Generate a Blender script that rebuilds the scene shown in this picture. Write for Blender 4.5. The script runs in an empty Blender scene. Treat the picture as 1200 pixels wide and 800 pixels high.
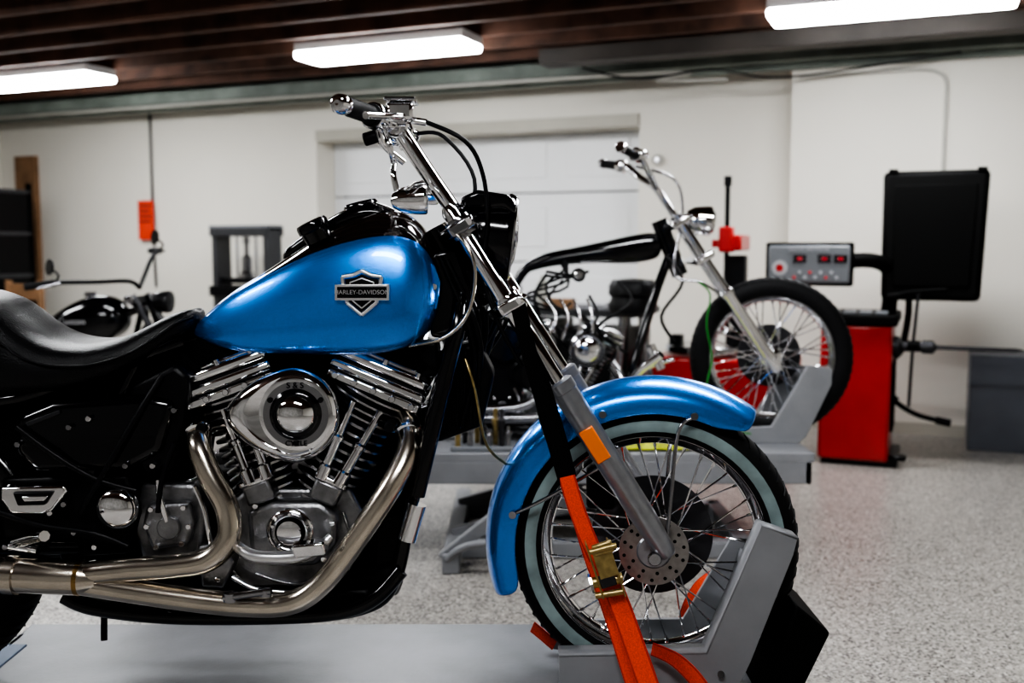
import bpy, bmesh, math, random
from mathutils import Vector, Matrix
random.seed(5)
sin, cos, pi, rad = math.sin, math.cos, math.pi, math.radians
F = 35/36*1200; PITCH = rad(5.48); CAMH = 1.3
XF = Matrix.Identity(4)

def B(u, v, y):
    """metric world point for a spot measured on the photo at real depth y"""
    a = u-600; b = 400-v
    d = Vector((a, b*sin(PITCH)+F*cos(PITCH), b*cos(PITCH)-F*sin(PITCH)))
    return Vector((0, 0, CAMH)) + d*(y/d.y)

# ------------------------------------------------------------ materials
def mat(name, col, rough=0.5, metal=0.0, coat=0.0, noise=0.0, nscale=20, bump=0.0, bscale=100, emit=None, estr=0, spec=None):
    m = bpy.data.materials.new(name); m.use_nodes = True
    nt = m.node_tree; b = nt.nodes['Principled BSDF']
    b.inputs['Base Color'].default_value = (*col, 1)
    b.inputs['Roughness'].default_value = rough
    b.inputs['Metallic'].default_value = metal
    if coat:
        b.inputs['Coat Weight'].default_value = coat
        b.inputs['Coat Roughness'].default_value = 0.03
    if spec is not None: b.inputs['Specular IOR Level'].default_value = spec
    if emit:
        b.inputs['Emission Color'].default_value = (*emit, 1)
        b.inputs['Emission Strength'].default_value = estr
    tc = nt.nodes.new('ShaderNodeTexCoord')
    if noise:
        n = nt.nodes.new('ShaderNodeTexNoise'); n.inputs['Scale'].default_value = nscale
        n.inputs['Detail'].default_value = 4
        nt.links.new(tc.outputs['Object'], n.inputs['Vector'])
        r = nt.nodes.new('ShaderNodeValToRGB')
        r.color_ramp.elements[0].position = 0.3; r.color_ramp.elements[1].position = 0.7
        r.color_ramp.elements[0].color = (*[c*(1-noise) for c in col], 1)
        r.color_ramp.elements[1].color = (*[min(1, c*(1+noise)) for c in col], 1)
        nt.links.new(n.outputs['Fac'], r.inputs['Fac']); nt.links.new(r.outputs['Color'], b.inputs['Base Color'])
    if bump:
        n = nt.nodes.new('ShaderNodeTexNoise'); n.inputs['Scale'].default_value = bscale
        nt.links.new(tc.outputs['Object'], n.inputs['Vector'])
        bp = nt.nodes.new('ShaderNodeBump'); bp.inputs['Strength'].default_value = bump
        bp.inputs['Distance'].default_value = 0.004
        nt.links.new(n.outputs['Fac'], bp.inputs['Height']); nt.links.new(bp.outputs['Normal'], b.inputs['Normal'])
    return m

M_blue = mat('blue_candy_paint', (0.012, 0.25, 0.82), 0.27, 0.80, 1.0, 0.14, 300)
M_black = mat('gloss_black', (0.003, 0.003, 0.004), 0.12, 0, 0.4, spec=0.35)
M_tankblk = mat('tank_black', (0.012, 0.008, 0.007), 0.08, 0.2, 1.0)
M_satin = mat('satin_black', (0.0035, 0.0035, 0.0045), 0.4, 0, spec=0.22)
M_matte = mat('matte_black', (0.003, 0.003, 0.003), 0.8, spec=0.1)
M_leather = mat('black_leather', (0.004, 0.004, 0.005), 0.36, 0, 0, 0, 20, 0.35, 260, spec=0.28)
M_rubber = mat('rubber', (0.007, 0.007, 0.008), 0.6, 0, spec=0.22)
M_white = mat('whitewall', (0.25, 0.33, 0.335), 0.55, 0, 0, 0.3, 12)
M_chrome = mat('chrome', (0.92, 0.92, 0.94), 0.06, 1, 0, 0.03, 9)
M_badge = mat('badge_chrome', (0.85, 0.85, 0.87), 0.28, 1)
M_dchrome = mat('dark_chrome', (0.38, 0.38, 0.40), 0.15, 1)
M_steel = mat('brushed_steel', (0.66, 0.60, 0.52), 0.20, 1, 0, 0.14, 10)
M_alu = mat('cast_aluminium', (0.27, 0.27, 0.28), 0.32, 0.95, 0, 0.3, 30, 0.2, 200)
M_slider = mat('fork_aluminium', (0.36, 0.37, 0.40), 0.32, 0.85, 0, 0.08, 40)
M_finedge = mat('fin_edge', (0.55, 0.55, 0.57), 0.25, 1)
M_disc = mat('brake_disc_steel', (0.36, 0.34, 0.33), 0.33, 0.9, 0, 0.15, 60)
M_ddisc = mat('dark_disc_steel', (0.05, 0.05, 0.055), 0.4, 0.8)
M_tan = mat('heat_tint', (0.40, 0.25, 0.10), 0.25, 1)
M_strap = mat('orange_webbing', (0.85, 0.062, 0.010), 0.75, 0, 0, 0.18, 300, 0.5, 600)
M_strapd = mat('orange_webbing_edge', (0.45, 0.025, 0.006), 0.8, 0, 0, 0.15, 300)
M_brass = mat('zinc_yellow', (0.42, 0.32, 0.14), 0.35, 0.9, 0, 0.25, 60)
M_amber = mat('amber_reflector', (0.95, 0.20, 0.01), 0.15, 0, 1.0)
M_lift = mat('lift_grey_paint', (0.23, 0.235, 0.25), 0.42, 0, 0, 0.10, 8, 0.1, 60)
M_deck = mat('lift_deck_grey', (0.14, 0.145, 0.16), 0.36, 0.1, 0, 0.22, 5, 0.08, 80)
M_bluemat = mat('blue_grey_plate', (0.05, 0.08, 0.13), 0.4, 0.3, 0, 0.1, 9)
M_red = mat('red_enamel', (0.42, 0.010, 0.010), 0.35, 0, 0.4, 0.1, 5)
M_panel = mat('panel_grey', (0.17, 0.18, 0.195), 0.4, 0, 0, 0.05, 20)
M_frameg = mat('press_dark_grey', (0.035, 0.036, 0.04), 0.4, 0, 0, 0.1, 10)
M_plastic = mat('black_plastic', (0.003, 0.003, 0.003), 0.6, spec=0.10)
M_led = mat('red_led', (0.3, 0.01, 0.01), 0.3, 0, 0, emit=(1, 0.04, 0.08), estr=0.2)
M_label = mat('label_white', (0.42, 0.42, 0.44), 0.5)
M_screen = mat('dark_display', (0.015, 0.01, 0.012), 0.15, spec=0.5)
M_sign = mat('orange_red_sign', (0.72, 0.06, 0.025), 0.5, 0, 0, 0.05, 5)
M_wood = mat('plank_wood', (0.26, 0.145, 0.075), 0.7, 0, 0, 0.25, 6)
M_joist = mat('dark_joist_wood', (0.095, 0.044, 0.028), 0.75, 0, 0, 0.5, 5)
M_sub = mat('subfloor_wood', (0.03, 0.017, 0.012), 0.9, 0, 0, 0.4, 4)
M_ledger = mat('pale_green_steel', (0.20, 0.23, 0.205), 0.6, 0, 0, 0.35, 3)
M_wall = mat('cream_wall_paint', (0.76, 0.73, 0.66), 0.75, 0, 0, 0.02, 1.5, 0.12, 40)
M_wallf = mat('unseen_wall_dimmed', (0.34, 0.33, 0.31), 0.8, 0, 0, 0.25, 1.5)  # unseen wall behind the camera, greyed to cut bounced light and reflections
M_doorw = mat('garage_door_white', (0.80, 0.81, 0.82), 0.5, 0, 0, 0.02, 2)
M_trim = mat('trim_cream', (0.46, 0.44, 0.38), 0.6, 0, 0, 0.05, 4)
M_cond = mat('conduit_paint', (0.46, 0.45, 0.41), 0.5, 0.1, 0, 0.05, 8)
M_hose = mat('green_hose', (0.02, 0.20, 0.02), 0.35)
M_cloth = mat('yellow_cloth', (0.55, 0.60, 0.05), 0.85, 0, 0, 0.2, 30)
M_glass = mat('lens_glass', (0.25, 0.26, 0.28), 0.05, 0.6, 1.0)
M_lamp = mat('led_diffuser', (0.9, 0.9, 0.9), 0.5, emit=(0.97, 0.985, 1.0), estr=30)
M_lampbody = mat('fixture_white', (0.6, 0.6, 0.6), 0.5)

M_floor = bpy.data.materials.new('epoxy_flake_floor'); M_floor.use_nodes = True
nt = M_floor.node_tree; b = nt.nodes['Principled BSDF']; b.inputs['Roughness'].default_value = 0.30
tc = nt.nodes.new('ShaderNodeTexCoord'); vo = nt.nodes.new('ShaderNodeTexVoronoi'); vo.inputs['Scale'].default_value = 130
nt.links.new(tc.outputs['Object'], vo.inputs['Vector'])
r = nt.nodes.new('ShaderNodeValToRGB'); cr = r.color_ramp
cr.interpolation = 'CONSTANT'
cr.elements[0].position = 0; cr.elements[0].color = (0.36, 0.335, 0.305, 1)
cr.elements[1].position = 0.45; cr.elements[1].color = (0.24, 0.224, 0.205, 1)
e = cr.elements.new(0.68); e.color = (0.12, 0.112, 0.105, 1)
e = cr.elements.new(0.82); e.color = (0.52, 0.50, 0.47, 1)
e = cr.elements.new(0.94); e.color = (0.04, 0.036, 0.032, 1)
sp = nt.nodes.new('ShaderNodeSeparateColor'); nt.links.new(vo.outputs['Color'], sp.inputs[0])
nt.links.new(sp.outputs[0], r.inputs['Fac']); nt.links.new(r.outputs['Color'], b.inputs['Base Color'])

# ------------------------------------------------------------ builders
def new(name, verts, faces, mats, parent=None, midx=None, ang=38, bevel=0, sub=0, solid=0, bseg=2):
    me = bpy.data.meshes.new(name)
    me.from_pydata([tuple(XF @ Vector(v)) for v in verts], [], faces)
    if not isinstance(mats, (list, tuple)): mats = [mats]
    for m in mats: me.materials.append(m)
    if midx:
        for p, i in zip(me.polygons, midx): p.material_index = i
    bm = bmesh.new(); bm.from_mesh(me); bmesh.ops.recalc_face_normals(bm, faces=bm.faces); bm.to_mesh(me); bm.free()
    for p in me.polygons: p.use_smooth = True
    if not sub: me.set_sharp_from_angle(angle=rad(ang))
    ob = bpy.data.objects.new(name, me); bpy.context.collection.objects.link(ob)
    if parent:
        ob.parent = parent; ob.matrix_parent_inverse = Matrix.Translation(-parent.location)
    if solid:
        md = ob.modifiers.new('solid', 'SOLIDIFY'); md.thickness = solid; md.offset = 0
    if bevel:
        md = ob.modifiers.new('bev', 'BEVEL'); md.width = bevel; md.segments = bseg; md.limit_method = 'ANGLE'; md.angle_limit = rad(35)
    if sub:
        md = ob.modifiers.new('sub', 'SUBSURF'); md.levels = sub; md.render_levels = sub
    return ob

def empty(name, loc):
    e = bpy.data.objects.new(name, None); e.location = XF @ Vector(loc); e.empty_display_size = 0.1
    bpy.context.collection.objects.link(e); return e

def boxv(x0, x1, y0, y1, z0, z1):
    v = [(x0,y0,z0),(x1,y0,z0),(x1,y1,z0),(x0,y1,z0),(x0,y0,z1),(x1,y0,z1),(x1,y1,z1),(x0,y1,z1)]
    f = [(0,3,2,1),(4,5,6,7),(0,1,5,4),(1,2,6,5),(2,3,7,6),(3,0,4,7)]
    return v, f
def box(name, x0, x1, y0, y1, z0, z1, m, parent=None, bevel=0.0):
    v, f = boxv(x0, x1, y0, y1, z0, z1)
    return new(name, v, f, m, parent, bevel=bevel)
def boxes(name, lst, m, parent=None, bevel=0.0):
    V, Fc = [], []
    for bx in lst:
        v, f = boxv(*bx); o = len(V); V += v; Fc += [tuple(i+o for i in q) for q in f]
    return new(name, V, Fc, m, parent, bevel=bevel)
def obox(name, c, size, ang, m, parent=None, bevel=0.004):
    c = Vector(c); a = rad(ang); sx, sy, sz = [s/2 for s in size]
    ex = Vector((cos(a), 0, sin(a))); ez = Vector((-sin(a), 0, cos(a))); ey = Vector((0, 1, 0))
    v0, f = boxv(-sx, sx, -sy, sy, -sz, sz)
    return new(name, [c+ex*p[0]+ey*p[1]+ez*p[2] for p in v0], f, m, parent, bevel=bevel)
def beam(name, p0, p1, w, h, m, parent=None, bevel=0.003):
    p0, p1 = Vector(p0), Vector(p1); d = (p1-p0).normalized()
    s = d.cross(Vector((0,0,1)))
    s = Vector((0,1,0)) if s.length < 1e-3 else s.normalized()
    t = s.cross(d)
    v = []
    for p in (p0, p1):
        for a, b_ in ((-1,-1),(1,-1),(1,1),(-1,1)): v.append(p + s*(a*w/2) + t*(b_*h/2))
    f = [(0,1,2,3),(4,7,6,5),(0,4,5,1),(1,5,6,2),(2,6,7,3),(3,7,4,0)]
    return new(name, v, f, m, parent, bevel=bevel)

def cat(pts, res):
    n = len(pts)
    if n < 3: return [list(p) for p in pts]
    out = []
    for i in range(n-1):
        p0 = pts[max(i-1,0)]; p1 = pts[i]; p2 = pts[i+1]; p3 = pts[min(i+2,n-1)]
        for k in range(res):
            t = k/res
            out.append([0.5*((2*b)+(-a+c)*t+(2*a-5*b+4*c-d)*t*t+(-a+3*b-3*c+d)*t**3) for a,b,c,d in zip(p0,p1,p2,p3)])
    out.append(list(pts[-1])); return out

def tubegeo(pts, r, n=10, res=6):
    rs = r if isinstance(r, (list, tuple)) else [r]*len(pts)
    q = cat([(*Vector(p), rr) for p, rr in zip(pts, rs)], res)
    P = [Vector(a[:3]) for a in q]; R = [max(a[3], 1e-4) for a in q]
    V, Fc = [], []
    T = []
    for i in range(len(P)):
        t = P[min(i+1,len(P)-1)]-P[max(i-1,0)]; T.append(t.normalized() if t.length > 1e-9 else Vector((0,0,1)))
    nrm = T[0].orthogonal().normalized()
    for i, p in enumerate(P):
        nrm = (nrm - T[i]*nrm.dot(T[i])).normalized(); bn = T[i].cross(nrm)
        for k in range(n):
            a = 2*pi*k/n; V.append(p + (nrm*cos(a)+bn*sin(a))*R[i])
    for i in range(len(P)-1):
        for k in range(n):
            k2 = (k+1)%n; Fc.append((i*n+k, i*n+k2, (i+1)*n+k2, (i+1)*n+k))
    Fc.append(tuple(range(n))[::-1]); Fc.append(tuple((len(P)-1)*n+k for k in range(n)))
    return V, Fc
def tube(name, pts, r, m, parent=None, n=12, res=6):
    V, Fc = tubegeo(pts, r, n, res); return new(name, V, Fc, m, parent, ang=50)
def tubes(name, lst, m, parent=None, n=8, res=5):
    V, Fc = [], []
    for pts, r in lst:
        v, f = tubegeo(pts, r, n, res); o = len(V); V += v; Fc += [tuple(i+o for i in q) for q in f]
    return new(name, V, Fc, m, parent, ang=50)

def lathe(name, prof, c, ax, m, parent=None, n=48, seg=None, closed=False, ang=35):
    c = Vector(c); ax = Vector(ax).normalized(); a1 = ax.orthogonal().normalized(); a2 = ax.cross(a1)
    V, Fc, mi = [], [], []
    for r_, h in prof:
        r_ = max(r_, 1e-4)
        for k in range(n):
            a = 2*pi*k/n; V.append(c + ax*h + (a1*cos(a)+a2*sin(a))*r_)
    L = len(prof)
    for i in range(L if closed else L-1):
        j = (i+1) % L
        for k in range(n):
            k2 = (k+1)%n; Fc.append((i*n+k, i*n+k2, j*n+k2, j*n+k)); mi.append(seg[i] if seg else 0)
    if not closed:
        Fc.append(tuple(range(n))); mi.append(0); Fc.append(tuple((L-1)*n+k for k in range(n))); mi.append(seg[-1] if seg else 0)
    return new(name, V, Fc, m, parent, mi, ang=ang)
def disc(name, c, r, h, m, parent=None, ax=(0,1,0), bev=0.15, n=40):
    b_ = min(r, h)*bev
    return lathe(name, [(0,-h/2),(r-b_,-h/2),(r,-h/2+b_),(r,h/2-b_),(r-b_,h/2),(0,h/2)], c, ax, m, parent, n)
def dome(name, c, r, h, m, parent=None, ax=(0,-1,0), n=40, base=0.01):
    pr = [(0,-base),(r,-base),(r,0)] + [(r*cos(t*pi/2/8), h*sin(t*pi/2/8)) for t in range(1,9)]
    return lathe(name, pr, c, ax, m, parent, n)

def plate(name, outline, y0, y1, m, parent=None, bevel=0.004, Qf=None):
    """outline (traced in side elevation at depth y0) extruded to y1"""
    Qf = Qf or B
    P0 = [Qf(u, v, y0) for u, v in outline]
    n = len(P0); dy = Vector((0, y1-y0, 0))
    V = list(P0)+[p+dy for p in P0]
    Fc = [tuple(range(n)), tuple(range(2*n-1, n-1, -1))]
    for i in range(n):
        j = (i+1)%n; Fc.append((i, j, n+j, n+i))
    return new(name, V, Fc, m, parent, bevel=bevel, bseg=3)

def loft(name, rings, m, parent=None, midx=None, sub=2):
    n = len(rings[0]); V = [p for r_ in rings for p in r_]; Fc, mi = [], []
    for i in range(len(rings)-1):
        for k in range(n):
            k2 = (k+1)%n; Fc.append((i*n+k, i*n+k2, (i+1)*n+k2, (i+1)*n+k)); mi.append(midx(i,k) if midx else 0)
    Fc.append(tuple(range(n))); mi.append(0)
    Fc.append(tuple((len(rings)-1)*n+k for k in range(n))); mi.append(0)
    return new(name, V, Fc, m, parent, mi, sub=sub)

def ribbon(name, pts, w, m, parent=None, side=(1,0,0), th=0.0022, edge=None):
    """flat webbing with real thickness; narrow edge bands get the second material"""
    q = [Vector(p) for p in cat([tuple(p) for p in pts], 6)]
    V, Fc, mi = [], [], []; side = Vector(side)
    cols = [-1,-.82,.82,1]; n = len(q)
    for i, p in enumerate(q):
        t = (q[min(i+1,n-1)]-q[max(i-1,0)]).normalized(); s = (side - t*side.dot(t)).normalized(); nn = s.cross(t)
        for h in (-1,1):
            for c_ in cols: V.append(p+s*(c_*w/2)+nn*(h*th/2))
    for i in range(n-1):
        a, b_ = i*8, (i+1)*8
        for k in range(3):
            Fc.append((a+k,a+k+1,b_+k+1,b_+k)); mi.append(0 if k == 1 else 1)
            Fc.append((a+4+k,b_+4+k,b_+5+k,a+5+k)); mi.append(0 if k == 1 else 1)
        Fc.append((a,b_,b_+4,a+4)); mi.append(1); Fc.append((a+3,a+7,b_+7,b_+3)); mi.append(1)
    Fc.append((0,4,5,6,7,3,2,1)); mi.append(1); e_ = (n-1)*8; Fc.append((e_,e_+1,e_+2,e_+3,e_+7,e_+6,e_+5,e_+4)); mi.append(1)
    return new(name, V, Fc, [m, edge or m], parent, mi, ang=40)

def text(name, s, loc, size, m, parent, ext=0.001, rz=0):
    cu = bpy.data.curves.new(name, 'FONT'); cu.body = s; cu.size = size; cu.extrude = ext; cu.align_x = 'CENTER'; cu.align_y = 'CENTER'
    cu.materials.append(m); ob = bpy.data.objects.new(name, cu); bpy.context.collection.objects.link(ob)
    ob.parent = parent; ob.matrix_parent_inverse = Matrix.Translation(-parent.location)
    ob.matrix_basis = Matrix.Translation(XF @ Vector(loc)) @ XF.to_3x3().to_4x4() @ Matrix.Rotation(rad(90), 4, 'X')
    return ob

# ------------------------------------------------------------ wheel (axis = local y, near side -y)
def wheel(parent, c, R, Rr, w, ww=False, nsp=40, tag='wheel', disc_r=0.146, near_disc=0.0, spin=0.0, spr=0.0021):
    c = Vector(c); h = R-Rr
    half = [(Rr-0.004,-.36*w),(Rr+.16*h,-.46*w),(Rr+.32*h,-.50*w),(Rr+.52*h,-.50*w),(Rr+.78*h,-.43*w),(Rr+.90*h,-.32*w),(Rr+.96*h,-.20*w),(R,0)]
    prof = half + [(r_, -y) for r_, y in reversed(half[:-1])]
    seg = [0]*len(prof)
    if ww:
        seg[1] = 1; seg[2] = 1; seg[len(prof)-3] = 1; seg[len(prof)-4] = 1
    lathe(tag+'_tyre', prof, c, (0,1,0), [M_rubber, M_white], parent, 72, seg, True, ang=80)
    V, Fc = [], []
    for i in range(60):
        a = 2*pi*i/60
        for s in (-1,1):
            P = [c+Vector((cos(a)*(Rr+.80*h), s*.425*w, sin(a)*(Rr+.80*h))), c+Vector((cos(a+.03)*(Rr+.935*h), s*.29*w, sin(a+.03)*(Rr+.935*h))), c+Vector((cos(a+.07)*(R-.001), s*.10*w, sin(a+.07)*(R-.001)))]
            v, f = tubegeo(P, .0022, 5, 2); o = len(V); V += v; Fc += [tuple(k+o for k in q) for q in f]
    new(tag+'_tread', V, Fc, M_rubber, parent)
    lathe(tag+'_rim', [(Rr+.010,-.33*w),(Rr+.012,-.37*w),(Rr-.002,-.38*w),(Rr-.006,-.30*w),(Rr-.018,-.22*w),(Rr-.024,0),(Rr-.018,.22*w),(Rr-.006,.30*w),(Rr-.002,.38*w),(Rr+.012,.37*w),(Rr+.010,.33*w),(Rr-.006,0)], c, (0,1,0), M_chrome, parent, 72, None, True, ang=60)
    lathe(tag+'_hub', [(0,-.062),(.018,-.062),(.022,-.05),(.036,-.045),(.044,-.040),(.044,-.030),(.026,-.022),(.024,0),(.026,.022),(.044,.030),(.044,.040),(.030,.045),(.02,.06),(0,.06)], c, (0,1,0), M_chrome, parent, 32)
    V, Fc = [], []
    for i in range(nsp):
        a = 2*pi*i/nsp+spin; sd = -1 if i%2 else 1; dr = 1 if (i//2)%2 else -1
        ah = a - dr*rad(62)
        p0 = c+Vector((cos(ah)*.041, sd*.035, sin(ah)*.041)); p1 = c+Vector((cos(a)*(Rr-.018), sd*.006, sin(a)*(Rr-.018)))
        v, f = tubegeo([p0, p1], spr, 6); o = len(V); V += v; Fc += [tuple(k+o for k in q) for q in f]
        q0 = p1.lerp(p0, .07); v, f = tubegeo([p1, q0], spr*1.8, 6); o = len(V); V += v; Fc += [tuple(k+o for k in q) for q in f]
    new(tag+'_spokes', V, Fc, M_chrome, parent)
    if disc_r:
        lathe(tag+'_far_brake_disc', [(.05,.062),(disc_r,.062),(disc_r,.067),(.05,.067)], c, (0,1,0), M_ddisc, parent, 60, None, True)
        lathe(tag+'_far_disc_carrier', [(.02,.06),(.07,.06),(.07,.064),(.02,.064)], c, (0,1,0), M_ddisc, parent, 40, None, True)
    if near_disc:
        lathe(tag+'_near_disc', [(.024,-.071),(near_disc,-.071),(near_disc,-.064),(.024,-.064)], c, (0,1,0), M_disc, parent, 60, None, True)
        lathe(tag+'_near_disc_boss', [(.0,-.078),(.036,-.078),(.040,-.074),(.040,-.070),(0,-.07)], c, (0,1,0), M_slider, parent, 40)
        V, Fc = [], []
        for ring, cnt in ((near_disc*.86, 14), (near_disc*.66, 10)):
            for i in range(cnt):
                a = 2*pi*i/cnt + ring*9
                v, f = tubegeo([c+Vector((cos(a)*ring,-.0714,sin(a)*ring)), c+Vector((cos(a)*ring,-.069,sin(a)*ring))], .0042, 10)
                o = len(V); V += v; Fc += [tuple(k+o for k in q) for q in f]
        new(tag+'_disc_holes', V, Fc, M_matte, parent)

def fender(name, c, R, w, a0, a1, m, parent, skirt=.055, crown=.02, n=28):
    c = Vector(c)
    sec = [(-w,-skirt),(-w*1.0,-skirt*.45),(-w*.86,-crown*.35),(-w*.5,crown*.55),(0,crown),(w*.5,crown*.55),(w*.86,-crown*.35),(w,-skirt*.45),(w,-skirt)]
    V, Fc = [], []
    for i in range(n+1):
        t = i/n; a = rad(a0+(a1-a0)*t)
        k = 1.0
        if i < 2: k = .55+.22*i
        if i > n-2: k = .78+.22*(n-i)
        for y, dr in sec:
            rr = R + (dr if dr > 0 else dr*k); V.append(c+Vector((cos(a)*rr, y, sin(a)*rr)))
    L = len(sec)
    for i in range(n):
        for k in range(L-1): Fc.append((i*L+k, i*L+k+1, (i+1)*L+k+1, (i+1)*L+k))
    return new(name, V, Fc, m, parent, ang=80, solid=.004, sub=1)

# ------------------------------------------------------------ V-twin engine
def finned(name, p0, p1, r, nf, parent, core=.72, mats=None, n=36):
    p0, p1 = Vector(p0), Vector(p1); L = (p1-p0).length
    st = L/nf; pr = [(0,0),(r*core,0)]
    for i in range(nf):
        a = st*i
        pr += [(r*core, a+st*.3),(r,a+st*.42),(r,a+st*.70),(r*core,a+st*.80)]
    pr += [(r*core, L),(0,L)]
    seg = [1 if abs(pr[i][0]-r) < 1e-6 and abs(pr[i+1][0]-r) < 1e-6 else 0 for i in range(len(pr)-1)]
    lathe(name, pr, p0, p1-p0, mats or [M_satin, M_finedge], parent, n, seg)

def engine(parent, Q, S):
    base = Q(345, 640, 0)
    for nm, top, ang in (('rear', (273, 436), 20), ('front', (452, 436), -23)):
        t = Q(*top, 0); d = (t-base).normalized(); L = (t-base).length
        H = L/S
        finned(nm+'_cylinder', base+d*.09*S, base+d*(H-.115)*S, .088*S, 12, parent)
        finned(nm+'_cylinder_head', base+d*(H-.113)*S, base+d*(H-.045)*S, .100*S, 4, parent, .82)
        ex = Vector((cos(rad(ang)),0,sin(rad(ang)))); up = Vector((-sin(rad(ang)),0,cos(rad(ang))))
        c = base+d*(H-.036)*S
        obox(nm+'_rocker_base', c, (.222*S,.185*S,.020*S), ang, M_chrome, parent, .004*S)
        obox(nm+'_rocker_gasket', c+up*.0115*S, (.216*S,.178*S,.006*S), ang, M_satin, parent, .001*S)
        obox(nm+'_rocker_mid', c+up*.026*S, (.228*S,.190*S,.022*S), ang, M_chrome, parent, .007*S)
        obox(nm+'_rocker_rib', c+up*.0385*S, (.214*S,.175*S,.006*S), ang, M_satin, parent, .001*S)
        obox(nm+'_rocker_cap', c+up*.055*S, (.222*S,.180*S,.028*S), ang, M_chrome, parent, .011*S)
        obox(nm+'_rocker_crest', c+up*.070*S, (.16*S,.12*S,.012*S), ang, M_chrome, parent, .005*S)
        for k in range(5):
            q = c+ex*((k-2)*.046*S)+Vector((0,-.097*S,0))+up*.002*S
            disc('%s_rocker_bolt_%d'%(nm,k), q, .0075*S, .014*S, M_chrome, parent, n=12)
        for k in range(3):
            q = c+ex*((k-1)*.08*S)+Vector((0,-.082*S,0))+up*.072*S
            disc('%s_cap_bolt_%d'%(nm,k), q, .007*S, .012*S, M_chrome, parent, tuple(up), n=12)
        disc(nm+'_spark_plug_boot', base+d*(H-.09)*S+Vector((0,-.105*S,0))+ex*(.07*S if nm=='front' else -.07*S), .012*S, .05*S, M_satin, parent, n=14)
    plate('crankcase', [(255,600),(290,572),(410,572),(428,605),(420,655),(390,688),(290,690),(255,660)], -.08*S, .12*S, M_alu, parent, .01*S, Q)
    plate('cam_cover', [(288,600),(318,588),(376,588),(396,604),(394,640),(370,664),(316,666),(292,645)], -.125*S, -.07*S, M_alu, parent, .014*S, Q)
    dome('points_cover', Q(340,623,-.13*S), .054*S, .014*S, M_chrome, parent)
    lathe('points_cover_ring', [(.034*S,0),(.040*S,.004*S),(.046*S,0)], Q(340,623,-.142*S), (0,-1,0), M_dchrome, parent, 36)
    for i in range(5):
        a = 2*pi*i/5+.3; p = Q(340,623,-.145*S); disc('points_screw_%d'%i, p+Vector((cos(a)*.04*S,0,sin(a)*.04*S)), .004*S, .012*S, M_chrome, parent, n=10)
    for nm, u, v in (('rear',306,574),('front',384,574)):
        obox(nm+'_lifter_block', Q(u,v,-.10*S), (.065*S,.06*S,.05*S), 20 if nm == 'rear' else -25, M_alu, parent, .008*S)
        obox(nm+'_lifter_cap', Q(u-4 if nm=='rear' else u+6,v-14,-.10*S), (.075*S,.066*S,.014*S), 20 if nm == 'rear' else -25, M_chrome, parent, .004*S)
    for i, (a, b_) in enumerate([((294,566),(262,480)),((314,560),(284,472)),((376,560),(414,470)),((396,568),(446,482))]):
        p, q = Q(*a,-.125*S), Q(*b_,-.100*S)
        lathe('pushrod_tube_%d'%i, [(0,0),(.016*S,0),(.016*S,.03*S),(.011*S,.035*S),(.011*S,.09*S),(.014*S,.092*S),(.014*S,.10*S),(.009*S,.105*S),(.009*S,(q-p).length),(0,(q-p).length)], p, q-p, M_chrome, parent, 16)
    plate('oil_pump', [(232,640),(262,636),(275,660),(262,690),(236,688)], -.12*S, -.02*S, M_alu, parent, .006*S, Q)
    lathe('oil_filter', [(0,0),(.038*S,.004*S),(.042*S,.012*S),(.042*S,.09*S),(0,.09*S)], Q(425,668,-.02*S), (.9,-.2,-.1), M_satin, parent, 32)
    plate('gearbox', [(165,566),(228,566),(242,600),(236,650),(215,668),(168,660),(155,620)], -.09*S, .10*S, M_alu, parent, .012*S, Q)
    plate('gearbox_side_cover', [(172,590),(222,588),(228,612),(220,640),(178,645),(166,615)], -.115*S, -.09*S, M_alu, parent, .01*S, Q)
    plate('gearbox_top', [(170,560),(225,560),(228,574),(168,574)], -.07*S, .07*S, M_dchrome, parent, .006*S, Q)
    disc('gearbox_bearing_boss', Q(198,618,-.12*S), .026*S, .014*S, M_alu, parent, n=24)
    tubes('case_ribs', [([Q(300,672,-.085*S),Q(345,684,-.085*S),Q(388,672,-.085*S)],.004*S),([Q(402,600,-.085*S),Q(412,640,-.085*S),Q(400,665,-.085*S)],.004*S),([Q(262,612,-.085*S),Q(262,650,-.085*S),Q(280,676,-.085*S)],.004*S),([Q(176,655,-.095*S),Q(200,662,-.095*S),Q(228,646,-.095*S)],.004*S)], M_dchrome, parent)
    tubes('oil_feed_pipes', [([Q(262,660,-.13*S),Q(248,640,-.14*S),Q(240,600,-.14*S),Q(228,570,-.13*S)],.006*S),([Q(272,676,-.12*S),Q(300,690,-.12*S),Q(340,694,-.11*S)],.006*S)], M_chrome, parent)
    for i, (u, v) in enumerate([(178,596),(216,594),(222,616),(214,636),(184,640),(173,616),(252,650),(256,678),(300,592),(390,612),(380,654),(306,656),(268,600)]):
        disc('case_bolt_%d'%i, Q(u,v,-.122*S), .0065*S, .02*S, M_chrome, parent, n=12)

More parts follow.
